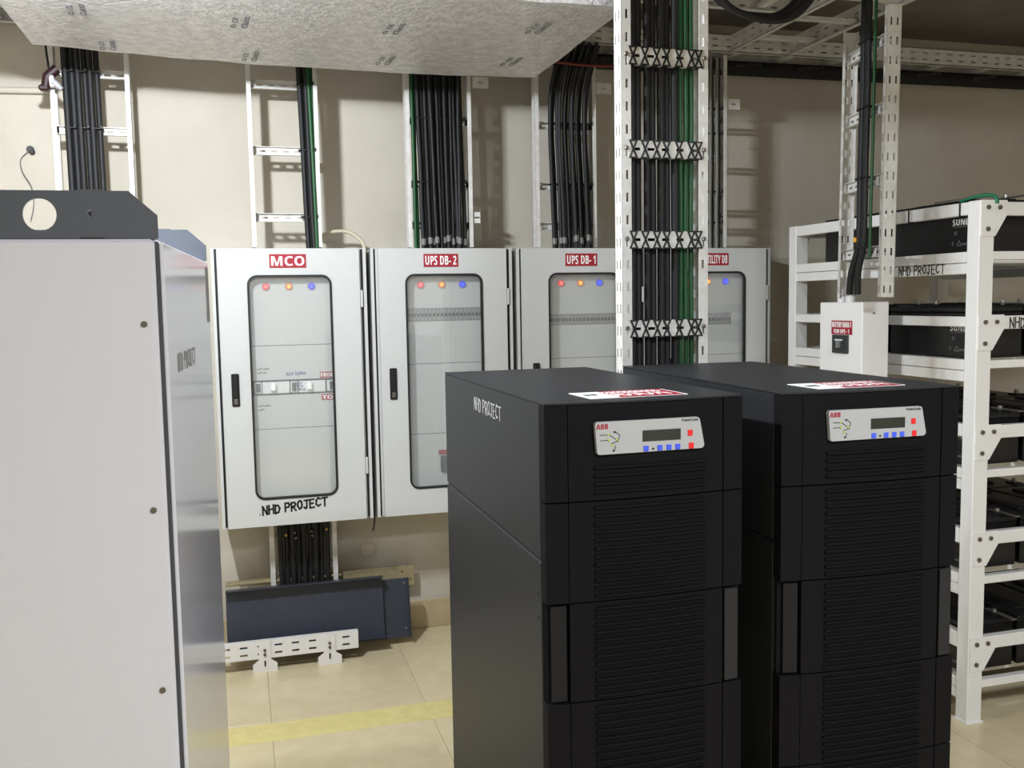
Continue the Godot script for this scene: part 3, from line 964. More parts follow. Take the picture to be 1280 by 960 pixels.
	box(st, Vector3(sx, sy, 0.001), Vector3(sign_w, sh, 0.002))
	add(door, "sign", st, M.red)
	lettering(door, "sign_lettering", sign_text, Vector3(sx, sy, 0.0023), sign_w * 0.9, sh * 0.70, M.sign_white)
	# indicator lamps on the top cover plate
	for k in 3:
		lamp(t, door0 + 0.292 + (k - 1) * 0.0965 - cx, 1.681 - yb, zi, [M.lamp_red, M.lamp_amber, M.lamp_blue][k], [M.core_red, M.core_amber, M.core_blue][k])
	return t

func blanks(t: Node3D, cx: float, x0: float, x1: float, y0: float, y1: float) -> void:
	# a row of blanking modules in the breaker slot, 18 mm each
	var st := mb()
	var h := y1 - y0
	cham(st, Vector3(0, 0, 0), Vector3(0.0166, h - 0.004, 0.008), 0.0015)
	box(st, Vector3(0, h * 0.34, 0.0045), Vector3(0.0166, 0.003, 0.002))
	var m := st.commit()
	st = mb()
	box(st, Vector3(0, -0.001, 0.0045), Vector3(0.0108, 0.0150, 0.002))
	var mw := st.commit()
	var x := x0 + 0.009
	while x + 0.009 <= x1 + 1e-4:
		var o := put(t, "blanking_module", m, M.blank_grey, Vector3(x - cx, (y0 + y1) * 0.5 - 0.643, -0.057))
		put(o, "window", mw, M.rubber, Vector3.ZERO)
		x += 0.018

func build_boards() -> void:
	var st: SurfaceTool
	# MCO
	var t := board("distribution_board", "MCO", 0.153, -0.077, 0.515, -0.102, 0.546, "white glazed wall cabinet with a red MCO sign and marker writing", [1.062, 1.426], [1.210, 1.276, -0.06, 0.50], 0.212)
	var cx := 0.222
	var door: Node3D = t.get_node("door")
	st = mb()
	pen(st, "NHD PROJECT", 0.272, 0.036, 0.0076, Transform3D(Basis(), Vector3(-0.151, -0.547, 0.0003)), 0.085)
	box(st, Vector3(-0.163, -0.545, 0.0006), Vector3(0.005, 0.005, 0.001))
	add(door, "handwriting", st, M.ink)
	# breakers in the slot
	var zi := -0.055
	for q: Array in [[0.145, 0.115], [0.299, 0.115]]:
		var b := Node3D.new()
		b.name = "circuit_breaker"
		t.add_child(b, true)
		st = mb()
		cham(st, Vector3(q[0] - cx, 0.600, zi + 0.004), Vector3(q[1], 0.050, 0.018), 0.002)
		add(b, "breaker_body", st, M.breaker_white)
		st = mb()
		cham(st, Vector3(q[0] - cx - 0.012, 0.604, zi + 0.022), Vector3(0.024, 0.036, 0.024), 0.005)
		add(b, "toggle", st, M.sign_white)
	for q: Array in [[0.070, 0.030], [0.222, 0.030], [0.386, 0.045]]:
		st = mb()
		cham(st, Vector3(q[0] - cx, 0.600, zi + 0.002), Vector3(q[1], 0.048, 0.012), 0.002)
		var o := add(t, "switch_block", st, M.breaker_white)
		st = mb()
		cham(st, Vector3(q[0] - cx, 0.602, zi + 0.012), Vector3(minf(q[1] * 0.6, 0.022), 0.036, 0.010), 0.002)
		add(o, "rocker", st, M.breaker_dark)
	for q: Array in [["FROM A", 0.367, 1.2915], ["TO A", 0.371, 1.1925]]:
		st = mb()
		box(st, Vector3(q[1] - cx + 0.012, q[2] - 0.643, zi + 0.001), Vector3(0.088, 0.027, 0.002))
		add(t, "small_label", st, M.red)
		lettering(t, "small_lettering", q[0], Vector3(q[1] - cx + 0.012, q[2] - 0.643, zi + 0.0023), 0.080, 0.017, M.sign_white)
	lettering(t, "handwriting", "AUH DyBus", Vector3(0.232 - cx, 1.299 - 0.643, zi + 0.0008), 0.086, 0.021, M.ink_blue, Basis(Vector3(0, 0, 1), 0.05), 600)
	for k in 3:
		lettering(t, "handwriting", ["AUH", "Dy", "Bus"][k], Vector3(0.240 + 0.008 * k - cx, 1.259 - k * 0.013 - 0.643, zi + 0.0135), 0.028, 0.012, M.ink_blue, Basis(), 600)
	# pencil scribbles beside the slot: short unreadable strokes
	for q: Array in [[0.068, 1.325, 7], [0.068, 1.309, 5], [0.068, 1.165, 7], [0.068, 1.148, 4]]:
		st = mb()
		for i in int(q[2]):
			box(st, Vector3(q[0] - cx + i * 0.0085, q[1] - 0.643 + 0.002 * sin(i * 4.0), zi + 0.0007), Vector3(0.0062, 0.003 + 0.004 * absf(sin(i * 2.1)), 0.0012), Basis(Vector3(0, 0, 1), 0.9 * sin(i * 3.0)))
		add(t, "pencil_scribble", st, M.pencil)
	# UPS DB-2
	t = board("distribution_board", "UPS DB- 2", 0.157, 0.598, 1.183, 0.566, 1.212, "white glazed wall cabinet with a red UPS DB-2 sign", [1.003, 1.324], [1.517, 1.575, 0.70, 1.086], 0.879)
	blanks(t, 0.889, 0.70, 1.086, 1.517, 1.575)
	mccb(t, 0.889, 0.905, 0.862)
	# UPS DB-1
	t = board("distribution_board", "UPS DB- 1", 0.157, 1.266, 1.850, 1.234, 1.880, "white glazed wall cabinet with a red UPS DB-1 sign", [1.003, 1.328], [1.485, 1.535, 1.37, 1.75], 1.546)
	blanks(t, 1.557, 1.37, 1.75, 1.485, 1.535)
	mccb(t, 1.557, 1.572, 0.862)
	# UTILITY DB
	t = board("distribution_board", "UTILITY DB", 0.137, 1.934, 2.519, 1.902, 2.548, "white glazed wall cabinet with a red UTILITY DB sign", [1.003, 1.321], [1.470, 1.524, 2.05, 2.356], 2.242)
	blanks(t, 2.225, 2.05, 2.356, 1.470, 1.524)

func mccb(t: Node3D, cx: float, x: float, y: float) -> void:
	var b := Node3D.new()
	b.name = "circuit_breaker"
	t.add_child(b, true)
	var st := mb()
	cham(st, Vector3(x - cx, y - 0.643, -0.045), Vector3(0.075, 0.075, 0.02), 0.003)
	add(b, "breaker_body", st, M.breaker_dark)
	st = mb()
	cham(st, Vector3(x - cx + 0.008, y - 0.643, -0.03), Vector3(0.016, 0.03, 0.016), 0.003)
	add(b, "toggle", st, M.rubber)
	st = mb()
	box(st, Vector3(x - cx, y - 0.643 + 0.052, -0.054), Vector3(0.09, 0.022, 0.002))
	add(t, "small_label", st, M.red)

# ------------------------------------------------------------------ the two black power cabinets
const UW := 0.437
const UD := 0.93
const UH := 1.398

func front_z(x: float) -> float:
	var u := x / (UW * 0.5)
	return UD * 0.5 + 0.014 * (1.0 - u * u)

# vertical band of the bowed front between x0..x1, y0..y1, thickness behind it
func bowed(st: SurfaceTool, x0: float, x1: float, y0: float, y1: float, proud: float, depth := 0.03, seg := 8) -> void:
	var poly := PackedVector2Array()
	for i in seg + 1:
		var x := lerpf(x0, x1, float(i) / seg)
		poly.append(Vector2(x, -(front_z(x) + proud)))
	for i in seg + 1:
		var x := lerpf(x1, x0, float(i) / seg)
		poly.append(Vector2(x, -(front_z(x) - depth)))
	# polygon lives in x, -z; extrude along y
	prism(st, poly, y0, y1, Transform3D(Basis(Vector3(1, 0, 0), Vector3(0, 0, -1), Vector3(0, 1, 0)), Vector3.ZERO))

func power_cabinet(at: Vector3, turn: float, label: String, writing: bool) -> Node3D:
	var t := thing("power_cabinet", label, "power cabinet", at, turn, "black power cabinets")
	var hw := UW * 0.5
	var zb := -UD * 0.5
	var zf := UD * 0.5 - 0.032
	var st := mb()
	cham(st, Vector3(0, (0.04 + 1.071) * 0.5, (zb + zf) * 0.5), Vector3(UW, 1.071 - 0.04, zf - zb), 0.003)
	add(t, "lower_casing", st, M.charcoal)
	st = mb()
	cham(st, Vector3(0, (1.074 + 1.394) * 0.5, (zb + zf) * 0.5), Vector3(UW, 1.394 - 1.074, zf - zb), 0.003)
	add(t, "upper_casing", st, M.charcoal)
	st = mb()
	span(st, Vector3(-hw + 0.004, 0.0, zb + 0.02), Vector3(hw - 0.004, 1.3, zf - 0.01))
	add(t, "plinth", st, M.rubber)
	# top cover, its front edge bowed
	st = mb()
	var poly := PackedVector2Array()
	poly.append(Vector2(-hw, -zb))
	poly.append(Vector2(hw, -zb))
	for i in 13:
		var x := lerpf(hw, -hw, i / 12.0)
		poly.append(Vector2(x, -(front_z(x) + 0.001)))
	prism(st, poly, 1.3945, UH, Transform3D(Basis(Vector3(1, 0, 0), Vector3(0, 0, -1), Vector3(0, 1, 0)), Vector3.ZERO))
	add(t, "top_cover", st, M.charcoal)
	# corner columns and louvred front sections
	var ys: Array[float] = [1.3945, 1.198, 0.991, 0.784, 0.577, 0.37, 0.163, 0.03]
	var col := 0.046
	st = mb()
	bowed(st, -0.118, 0.128, -0.0022, 0.0022, 0.0042, 0.004, 10)
	var slat := st.commit()
	for k in ys.size() - 1:
		var y1 := ys[k] - 0.0015
		var y0 := ys[k + 1] + 0.0015
		for s: float in [-1.0, 1.0]:
			st = mb()
			var xa := s * hw
			var xb := s * (hw - col)
			var handle_here := k == 2
			if handle_here:
				bowed(st, minf(xa, xb), maxf(xa, xb), y0, y1, -0.016, 0.014, 2)
				add(t, "corner_column", st, M.black_plastic)
				st = mb()
				var hx0 := s * (hw - 0.010)
				var hx1 := s * (hw - col + 0.004)
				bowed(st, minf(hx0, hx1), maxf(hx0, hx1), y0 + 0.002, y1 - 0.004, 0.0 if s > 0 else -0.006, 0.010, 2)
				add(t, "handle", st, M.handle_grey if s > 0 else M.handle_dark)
			else:
				bowed(st, minf(xa, xb), maxf(xa, xb), y0, y1, 0.0, 0.03, 3)
				add(t, "corner_column", st, M.black_plastic)
		st = mb()
		bowed(st, -hw + col + 0.002, hw - col - 0.002, y0, y1, -0.001, 0.028, 10)
		var sec := add(t, "front_section", st, M.black_plastic)
		var top := 1.272 if k == 0 else y1 - 0.006
		var y := top - 0.006
		while y > y0 + 0.006:
			put(sec, "louvre", slat, M.black_plastic, Vector3(0, y, 0))
			y -= 0.0165
	# display panel
	var pz := front_z(0.09) + 0.003
	st = mb()
	var pp := PackedVector2Array()
	for c: Array in [[-0.1185, 1.3585, 0.006, 1], [0.1115, 1.3585, 0.008, 0], [0.121, 1.2935, 0.008, -1], [-0.1145, 1.2925, 0.006, -2]]:
		for i in 5:
			var a: float = (float(c[3]) + 1.0 - i / 4.0 - 0.0) * PI * 0.5
			var ctr := Vector2(c[0] + (c[2] if c[0] < 0 else -c[2]), c[1] + (-c[2] if c[1] > 1.32 else c[2]))
			pp.append(ctr + Vector2(cos(a), sin(a)) * float(c[2]))
	prism(st, pp, pz - 0.008, pz + 0.004)
	var pan := add(t, "display_panel", st, M.silver_panel)
	var z := pz + 0.004
	st = mb()
	box(st, Vector3(0.0255, 1.3255, z), Vector3(0.084, 0.0225, 0.002))
	add(pan, "screen", st, M.lcd)
	for x: float in [-0.009, 0.0215, 0.0415, 0.061]:
		st = mb()
		cham(st, Vector3(x, 1.2995, z), Vector3(0.0115, 0.0115, 0.003), 0.001)
		add(pan, "blue_button", st, M.button_blue)
	for q: Array in [[0.089, 1.3265], [0.0915, 1.300]]:
		st = mb()
		cham(st, Vector3(q[0], q[1], z), Vector3(0.0115, 0.0125, 0.003), 0.001)
		add(pan, "red_button", st, M.button_red)
	lettering(pan, "logo_lettering", "ABB", Vector3(-0.1035, 1.3490, z + 0.0005), 0.025, 0.0105, M.red)
	lettering(pan, "model_lettering", "PowerScale", Vector3(0.0885, 1.3535, z + 0.0004), 0.036, 0.006, M.ink, Basis(), 400)
	# mimic diagram
	st = mb()
	for seg: Array in [[-0.108, 1.332, -0.088, 1.332], [-0.108, 1.321, -0.088, 1.321], [-0.088, 1.332, -0.074, 1.322], [-0.074, 1.337, -0.066, 1.330], [-0.066, 1.330, -0.070, 1.318], [-0.070, 1.318, -0.084, 1.314], [-0.076, 1.310, -0.076, 1.302]]:
		var a := Vector2(seg[0], seg[1])
		var b := Vector2(seg[2], seg[3])
		box(st, Vector3((a.x + b.x) * 0.5, (a.y + b.y) * 0.5, z + 0.0004), Vector3((b - a).length(), 0.0011, 0.0008), Basis(Vector3(0, 0, 1), (b - a).angle()))
	for q: Array in [[-0.077, 1.337], [-0.079, 1.300], [0.0065, 1.2985]]:
		box(st, Vector3(q[0], q[1], z + 0.0005), Vector3(0.0042, 0.0036, 0.001))
	add(pan, "mimic_lines", st, M.ink)
	for q: Array in [[-0.0905, 1.3325], [-0.089, 1.321], [-0.082, 1.311], [-0.072, 1.3215]]:
		st = mb()
		rod(st, Vector3(q[0], q[1], z), Vector3(q[0], q[1], z + 0.002), 0.002, 8)
		add(pan, "status_light", st, M.led_green)
	# warning sticker on the top, white end with a symbol, red with pale text
	var stick := Node3D.new()
	stick.name = "warning_sticker"
	t.add_child(stick)
	stick.transform = Transform3D(Basis(Vector3.UP, 0.03) * Basis(Vector3.RIGHT, -PI * 0.5), Vector3(0.006, UH, 0.355))
	st = mb()
	box(st, Vector3(0, 0, 0.0006), Vector3(0.222, 0.125, 0.0012))
	add(stick, "backing", st, M.sign_white)
	st = mb()
	box(st, Vector3(0.030, 0.0, 0.0013), Vector3(0.148, 0.125, 0.0006))
	add(stick, "red_field", st, M.red)
	st = mb()
	for q: Array in [[0.0, 0.042, 0.13, 0.006], [0.0, 0.028, 0.12, 0.005], [0.0, 0.015, 0.13, 0.005]]:
		var x: float = 0.022 - q[2] * 0.5
		var i := 0
		while x < 0.022 + q[2] * 0.5:
			var w := 0.006 + 0.006 * absf(sin(i * 1.7))
			box(st, Vector3(x + w * 0.5, q[1], 0.0018), Vector3(w, q[3], 0.0006))
			x += w + 0.0035
			i += 1
	var xx := -0.045
	for i in 8:
		box(st, Vector3(xx + 0.006, -0.022, 0.0018), Vector3(0.004, 0.045, 0.0006), Basis(Vector3(0, 0, 1), 0.35 * sin(i * 2.0)))
		box(st, Vector3(xx + 0.011, -0.022 + 0.014 * sin(i * 1.3), 0.0018), Vector3(0.009, 0.006, 0.0006))
		xx += 0.0165
	add(stick, "pale_print", st, M.sign_white)
	st = mb()
	for a: float in [-0.6, 0.6]:
		box(st, Vector3(-0.086, 0.0, 0.0016), Vector3(0.032, 0.008, 0.0008), Basis(Vector3(0, 0, 1), a))
	add(stick, "symbol", st, M.ink)
	if writing:
		st = mb()
		pen(st, "NHD PROJECT", 0.25, 0.032, 0.0019, Transform3D(Basis(Vector3.UP, -PI * 0.5), Vector3(-hw - 0.0002, 1.327, -0.107)), 0.0)
		add(t, "handwriting", st, M.ink_white)
	for y: float in [0.95, 1.0]:
		st = mb()
		rod(st, Vector3(-hw - 0.0012, y, zf - 0.02), Vector3(-hw + 0.002, y, zf - 0.02), 0.003, 8)
		add(t, "screw", st, M.rubber)
	return t

# ------------------------------------------------------------------ tall grey cabinet
func build_grey_cabinet() -> void:
	var W := 0.66
	var D := 0.885
	var H := 1.72
	var turn := deg_to_rad(-3.6)
	var corner := Vector3(-0.1285, 0, -1.752)
	var at := corner - Basis(Vector3.UP, turn) * Vector3(W * 0.5, 0, D * 0.5)
	var t := thing("tall_cabinet", "tall pale grey steel cabinet with dark lifting plates on top", "cabinet", at, turn)
	var hw := W * 0.5
	var zf := D * 0.5
	var st := mb()
	cham(st, Vector3(0, H * 0.5, -0.011), Vector3(W - 0.006, H - 0.004, D - 0.022), 0.004)
	add(t, "carcass", st, M.cabinet_side)
	st = mb()
	cham(st, Vector3(-0.003, H * 0.5 + 0.01, zf - 0.009), Vector3(W - 0.008, H - 0.024, 0.018), 0.006)
	var fp := add(t, "front_panel", st, M.cabinet)
	for s: float in [-1.0, 1.0]:
		for y: float in [1.571, 1.243, 0.915, 0.587, 0.26]:
			st = mb()
			rod(st, Vector3(s * (hw - 0.029), y, zf - 0.001), Vector3(s * (hw - 0.029), y, zf + 0.002), 0.0055, 14)
			box(st, Vector3(s * (hw - 0.029), y, zf + 0.0022), Vector3(0.007, 0.0016, 0.001), Basis(Vector3(0, 0, 1), 0.7))
			add(fp, "screw", st, M.bolt)
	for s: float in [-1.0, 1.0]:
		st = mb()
		span(st, Vector3(s * (hw - 0.012), 0.02, zf - 0.026), Vector3(s * (hw - 0.0022), H - 0.006, zf - 0.0165))  # dark strip: shade of the gap beside the front panel, put in as colour
		add(t, "edge_shade", st, M.edge_shade_grey)
	# smooth side panel with a rolled front edge
	st = mb()
	cham(st, Vector3(hw - 0.001, H * 0.5 + 0.005, -0.013), Vector3(0.006, H - 0.02, D - 0.055), 0.0025)
	cham(st, Vector3(hw + 0.0, H * 0.5 + 0.005, zf - 0.032), Vector3(0.010, H - 0.02, 0.016), 0.004)
	var sp := add(t, "side_panel", st, M.cabinet_side)
	st = mb()
	box(st, Vector3(hw + 0.0025, 1.63, -zf + 0.06), Vector3(0.002, 0.14, 0.055))
	add(sp, "grey_label", st, M.blank_grey)
	st = mb()
	pen(st, "NHD PROJECT", 0.30, 0.034, 0.0022, Transform3D(Basis(Vector3.UP, PI * 0.5), Vector3(hw + 0.0022, 1.475, 0.27)), 0.0)
	add(sp, "handwriting", st, M.blank_grey)
	# dark lifting plates, front and rear, with a round eye and a small hole
	for z: float in [zf - 0.006, -zf + 0.02]:
		st = mb()
		var y0 := H - 0.001
		var y1 := 1.80
		var cy := (y0 + y1) * 0.5
		var h := y1 - y0
		var ex := hw - 0.188
		for s: float in [-1.0, 1.0]:
			ring(st, 0.081, h, 0.054, 0.054, Vector2.ZERO, 0.027, z - 0.005, z, Transform3D(Basis(), Vector3(s * ex, cy, 0)))
			ring(st, 0.04, h, 0.011, 0.011, Vector2.ZERO, 0.0054, z - 0.005, z, Transform3D(Basis(), Vector3(s * (hw - 0.107), cy + 0.002, 0)))
			var pl := PackedVector2Array([Vector2(s * (hw - 0.087), y0), Vector2(s * hw, y0), Vector2(s * hw, 1.759), Vector2(s * (hw - 0.045), y1), Vector2(s * (hw - 0.087), y1)])
			prism(st, pl, z - 0.005, z)
			span(st, Vector3(s * (hw - 0.127), y0, z - 0.005), Vector3(s * (ex + 0.0405), y1, z))
		span(st, Vector3(-ex + 0.0405, y0, z - 0.005), Vector3(ex - 0.0405, y1, z))
		# foot flange
		span(st, Vector3(-hw + 0.01, y0, z - 0.06), Vector3(hw - 0.01, y0 + 0.004, z - 0.004))
		add(t, "lifting_plate", st, M.dark_plate)

# ------------------------------------------------------------------ battery rack
const RX0 := 2.548
const RX1 := 3.42
const RZ0 := -2.80      # end nearer the aisle
const RZ1 := -4.015

func build_rack() -> void:
	var t := thing("battery_rack", "white steel battery rack with bolted gusset plates", "rack", Vector3(RX0, 0, RZ0))
	var pw := 0.066
	var st: SurfaceTool
	var W := RX1 - RX0
	var D := RZ0 - RZ1
	for x: float in [pw * 0.5, W - pw * 0.5]:
		for z: float in [-0.03, -D + 0.03]:
			st = mb()
			cham(st, Vector3(x, 0.966, z), Vector3(pw, 1.932, 0.06), 0.003)
			var p := add(t, "post", st, M.white_paint)
			st = mb()
			box(st, Vector3(x, 0.003, z), Vector3(pw + 0.01, 0.006, 0.07))
			add(p, "foot_plate", st, M.white_paint)
	var mids: Array[float] = [1.907, 1.498, 1.098, 0.702, 0.304]
	var tops: Array[float] = [1.752, 1.359, 0.957, 0.558, 0.16]
	var mid_h: Array[float] = [0.05, 0.041, 0.05, 0.06, 0.062]
	# bars along the depth, both long sides
	for side in 2:
		var x := 0.02 if side == 0 else W - 0.02
		for k in 5:
			st = mb()
			cham(st, Vector3(x, mids[k], -D * 0.5), Vector3(0.035, mid_h[k] - 0.004, D - 0.12), 0.002)
			add(t, "guard_bar", st, M.white_paint)
			for i in 2:
				st = mb()
				cham(st, Vector3(x, tops[k] - 0.0195 - i * 0.0415, -D * 0.5), Vector3(0.035, 0.039, D - 0.12), 0.002)
				add(t, "shelf_beam", st, M.white_paint)
	# bars across the ends
	for e in 2:
		var z := -0.02 if e == 0 else -D + 0.02
		for k in 5:
			st = mb()
			cham(st, Vector3(W * 0.5, mids[k] - 0.004, z), Vector3(W - 2 * pw, 0.048, 0.03), 0.002)
			add(t, "end_bar", st, M.white_paint)
			st = mb()
			cham(st, Vector3(W * 0.5, tops[k] - 0.016, z), Vector3(W - 2 * pw, 0.03, 0.03), 0.002)
			add(t, "end_bar", st, M.white_paint)
	# cross bearers under the batteries
	for k in 5:
		for z: float in [-0.16, -0.40, -0.62, -0.86, -1.06]:
			st = mb()
			cham(st, Vector3(W * 0.5, tops[k] - 0.02, z), Vector3(W - 0.08, 0.038, 0.03), 0.002)
			add(t, "bearer", st, M.white_paint)
	# gussets
	for s: float in [0.0, 1.0]:
		for e in 2:
			for k in 5:
				st = mb()
				var y1 := mids[k] + 0.025
				var dx := 1.0 if s == 0.0 else -1.0
				var ox := 0.004 if s == 0.0 else W - 0.004
				var zz := 0.0 if e == 0 else -D - 0.004
				var pl := PackedVector2Array([Vector2(ox, y1), Vector2(ox + dx * 0.112, y1), Vector2(ox + dx * 0.112, y1 - 0.052), Vector2(ox + dx * 0.062, y1 - 0.128), Vector2(ox, y1 - 0.128)])
				prism(st, pl, zz, zz + 0.004)
				var gp := add(t, "gusset_plate", st, M.white_paint)
				for q: Array in [[0.028, -0.026], [0.078, -0.026], [0.028, -0.103]]:
					st = mb()
					var z2 := 0.004 if e == 0 else -D - 0.004
					rod(st, Vector3(ox + dx * q[0], y1 + q[1], z2), Vector3(ox + dx * q[0], y1 + q[1], z2 + (0.006 if e == 0 else -0.006)), 0.0085, 6)
					add(gp, "bolt", st, M.bolt)
	# writing
	st = mb()
	pen(st, "NHD PROJECT", 0.25, 0.034, 0.0042, Transform3D(Basis(Vector3.UP, -PI * 0.5), Vector3(0.0022, 1.676, -0.425)), 0.01)
	pen(st, "NHD PROJECT", 0.25, 0.036, 0.0046, Transform3D(Basis(), Vector3(0.150, 1.474, -0.0046)), 0.0)
	add(t, "handwriting", st, M.ink)
	# black lashings over the top guard bar
	for z: float in [-0.10, -0.375]:
		st = mb()
		box(st, Vector3(0.0195, mids[0], z), Vector3(0.038, 0.052, 0.007))
		add(t, "lashing", st, M.tie)

	# batteries
	var bl := 0.445
	var bh := 0.192
	var words: Array[String] = ["top", "second", "third", "fourth", "lowest"]
	for k in 5:
		for i in 2:
			for j in 3:
				var b := thing("rack_battery", "black battery standing on the %s shelf of the white rack" % words[k], "battery", Vector3(RX0 + 0.168 + j * 0.262, tops[k] + 0.001, RZ0 - 0.31 - i * 0.46), 0.0, "batteries on the %s rack shelf" % words[k])
				st = mb()
				cham(st, Vector3(0, 0.0855, 0), Vector3(0.24, 0.171, bl), 0.004)
				add(b, "case", st, M.battery)
				st = mb()
				cham(st, Vector3(0, 0.181, 0), Vector3(0.244, 0.020, bl + 0.004), 0.004)
				add(b, "lid", st, M.battery_lid)
				for s: float in [-1.0, 1.0]:
					st = mb()
					cham(st, Vector3(0.07, bh, s * (bl * 0.5 - 0.045)), Vector3(0.05, 0.012, 0.05), 0.003)
					var tm := add(b, "terminal_block", st, M.battery_lid)
					st = mb()
					rod(st, Vector3(0.07, bh + 0.004, s * (bl * 0.5 - 0.045)), Vector3(0.07, bh + 0.022, s * (bl * 0.5 - 0.045)), 0.009, 8)
					add(tm, "terminal_bolt", st, M.steel)
				# grip strip along the lid
				st = mb()
				cham(st, Vector3(-0.04, bh + 0.002, 0), Vector3(0.05, 0.012, bl * 0.7), 0.004)
				add(b, "handle", st, M.rubber)
				if j == 0 and i == 0:
					var fb := Basis(Vector3.UP, -PI * 0.5)
					lettering(b, "brand_lettering", "SUNEON", Vector3(-0.1205, 0.113, 0.188), 0.13, 0.024, M.sign_white, fb)
					st = mb()
					for n in 10:
						box(st, Vector3(-0.1205, 0.096, 0.128 + n * 0.011), Vector3(0.001, 0.0035, 0.008))
					for n in 2:
						for m in 2:
							box(st, Vector3(-0.1205, 0.069 + m * 0.008, 0.135 + n * 0.008), Vector3(0.001, 0.006, 0.005))
					box(st, Vector3(-0.1205, 0.035, 0.126), Vector3(0.001, 0.018, 0.004))
					box(st, Vector3(-0.1205, 0.035, 0.126), Vector3(0.001, 0.004, 0.012))
					var ty := 0.035
					for a: Array in [[-0.55, -0.006, 0.0], [0.55, 0.006, 0.0], [PI * 0.5, 0.0, -0.009]]:
						box(st, Vector3(-0.1205, ty + a[2], 0.158 + a[1]), Vector3(0.001, 0.022, 0.0035), Basis(Vector3.RIGHT, -a[0]))
					for n in 6:
						box(st, Vector3(-0.1205, 0.031, 0.176 + n * 0.008), Vector3(0.001, 0.008, 0.005))
					add(b, "printed_marks", st, M.ink_pale)
				# steel link bars from battery to battery
				if j == 0:
					st = mb()
					cham(st, Vector3(RX0 + 0.168 + 0.07, tops[k] + bh + 0.012, RZ0 - 0.31 - i * 0.46 + 0.21), Vector3(0.022, 0.004, 0.14), 0.001)
					tag(add(self, "battery_link_bar", st, M.steel), "flat steel link bar on the batteries of the %s shelf" % words[k], "link bar", "link bars on the %s shelf" % words[k])
	# things on the top corner
	cable("green earth lead looped over the top corner of the battery rack", "", curve([Vector3(RX0 + 0.03, 1.94, -2.93), Vector3(RX0 + 0.045, 1.950, -2.88), Vector3(RX0 + 0.06, 1.952, -2.83), Vector3(RX0 + 0.066, 1.944, -2.80), Vector3(RX0 + 0.066, 1.92, -2.790)], 5), 0.0065, M.green_bright)
	st = mb()
	rod(st, Vector3(RX0 + 0.02, 1.946, -3.05), Vector3(RX0 + 0.028, 1.947, -2.925), 0.003, 8)
	tag(add(self, "earth_rod", st, M.steel), "thin bare metal rod lying on the top bar of the rack", "rod")

# ------------------------------------------------------------------ ceiling duct
func build_duct() -> void:
	var t := thing("air_duct", "foil-wrapped air duct under the ceiling above the board wall", "duct", Vector3(0.32, 0, -3.40), deg_to_rad(3.2))
	var hx := 0.97
	var hz := 0.50
	var yb := 2.555
	var nx := 40
	var nz := 26
	var n := FastNoiseLite.new()
	n.seed = 7
	n.frequency = 1.6
	var P := func(i: int, k: int) -> Vector3:
		var u := float(i) / nx * 2.0 - 1.0
		var v := float(k) / nz * 2.0 - 1.0
		var x := u * hx
		var z := v * hz
		# the long sides run at a slight angle to the cross direction
		x += -0.055 * (v + 1.0) * hz
		var sag := -0.020 * (1.0 - u * u) - 0.004 * (1.0 - v * v) + 0.005 * n.get_noise_2d(x * 2.0, z * 2.0)
		return Vector3(x, yb + sag, z)
	var st := mb()
	for i in nx:
		for k in nz:
			var a: Vector3 = P.call(i, k)
			var b: Vector3 = P.call(i + 1, k)
			var c: Vector3 = P.call(i + 1, k + 1)
			var d: Vector3 = P.call(i, k + 1)
			quad(st, a, b, c, d, Vector3.DOWN)
	var edge: Array[Vector3] = []
	for i in nx:
		edge.append(P.call(i, 0))
	for k in nz:
		edge.append(P.call(nx, k))
	for i in nx:
		edge.append(P.call(nx - i, nz))
	for k in nz:
		edge.append(P.call(0, nz - k))
	var top := 2.93
	for i in edge.size():
		var a := edge[i]
		var b := edge[(i + 1) % edge.size()]
		var d := (b - a)
		quad(st, a, b, Vector3(b.x, top, b.z), Vector3(a.x, top, a.z), Vector3(d.z, 0, -d.x).normalized())
	quad(st, Vector3(-hx, top, -hz), Vector3(hx, top, -hz), Vector3(hx - 0.07, top, hz), Vector3(-hx - 0.07, top, hz), Vector3.UP)
	add(t, "foil_wrap", st, M.foil)
	# printed marks on the foil: two short clusters side by side, again and again
	for q: Array in PRINTS:
		var l := t.transform.affine_inverse() * Vector3(q[0], 0, q[1])
		var u := l.x / hx
		var o := Node3D.new()
		o.name = "printed_mark"
		t.add_child(o, true)
		# written along the run towards the aisle, facing down
		o.transform = Transform3D(Basis(Vector3.BACK, Vector3.LEFT, Vector3.DOWN), Vector3(l.x, yb - 0.020 * (1.0 - u * u) - 0.0075, l.z))
		lettering(o, "print", "Class", Vector3(0.02, -0.018, 0), 0.13, 0.022, M.print_grey)
		lettering(o, "print", "O", Vector3(-0.03, 0.018, 0), 0.04, 0.018, M.print_grey)
		lettering(o, "print", "CE", Vector3(0.04, 0.016, 0), 0.055, 0.018, M.print_grey)
	# hangers
	for x: float in [-0.7, 0.7]:
		for z: float in [-0.5, 0.5]:
			st = mb()
			rod(st, Vector3(x, top, z), Vector3(x, CEILING, z), 0.006, 8)
			add(t, "hanger_rod", st, M.steel)

const PRINTS := [[-0.455, -3.343], [-0.415, -3.757], [0.042, -3.335], [0.080, -3.772], [0.544, -3.296], [0.580, -3.723], [1.033, -3.215], [1.071, -3.679]]

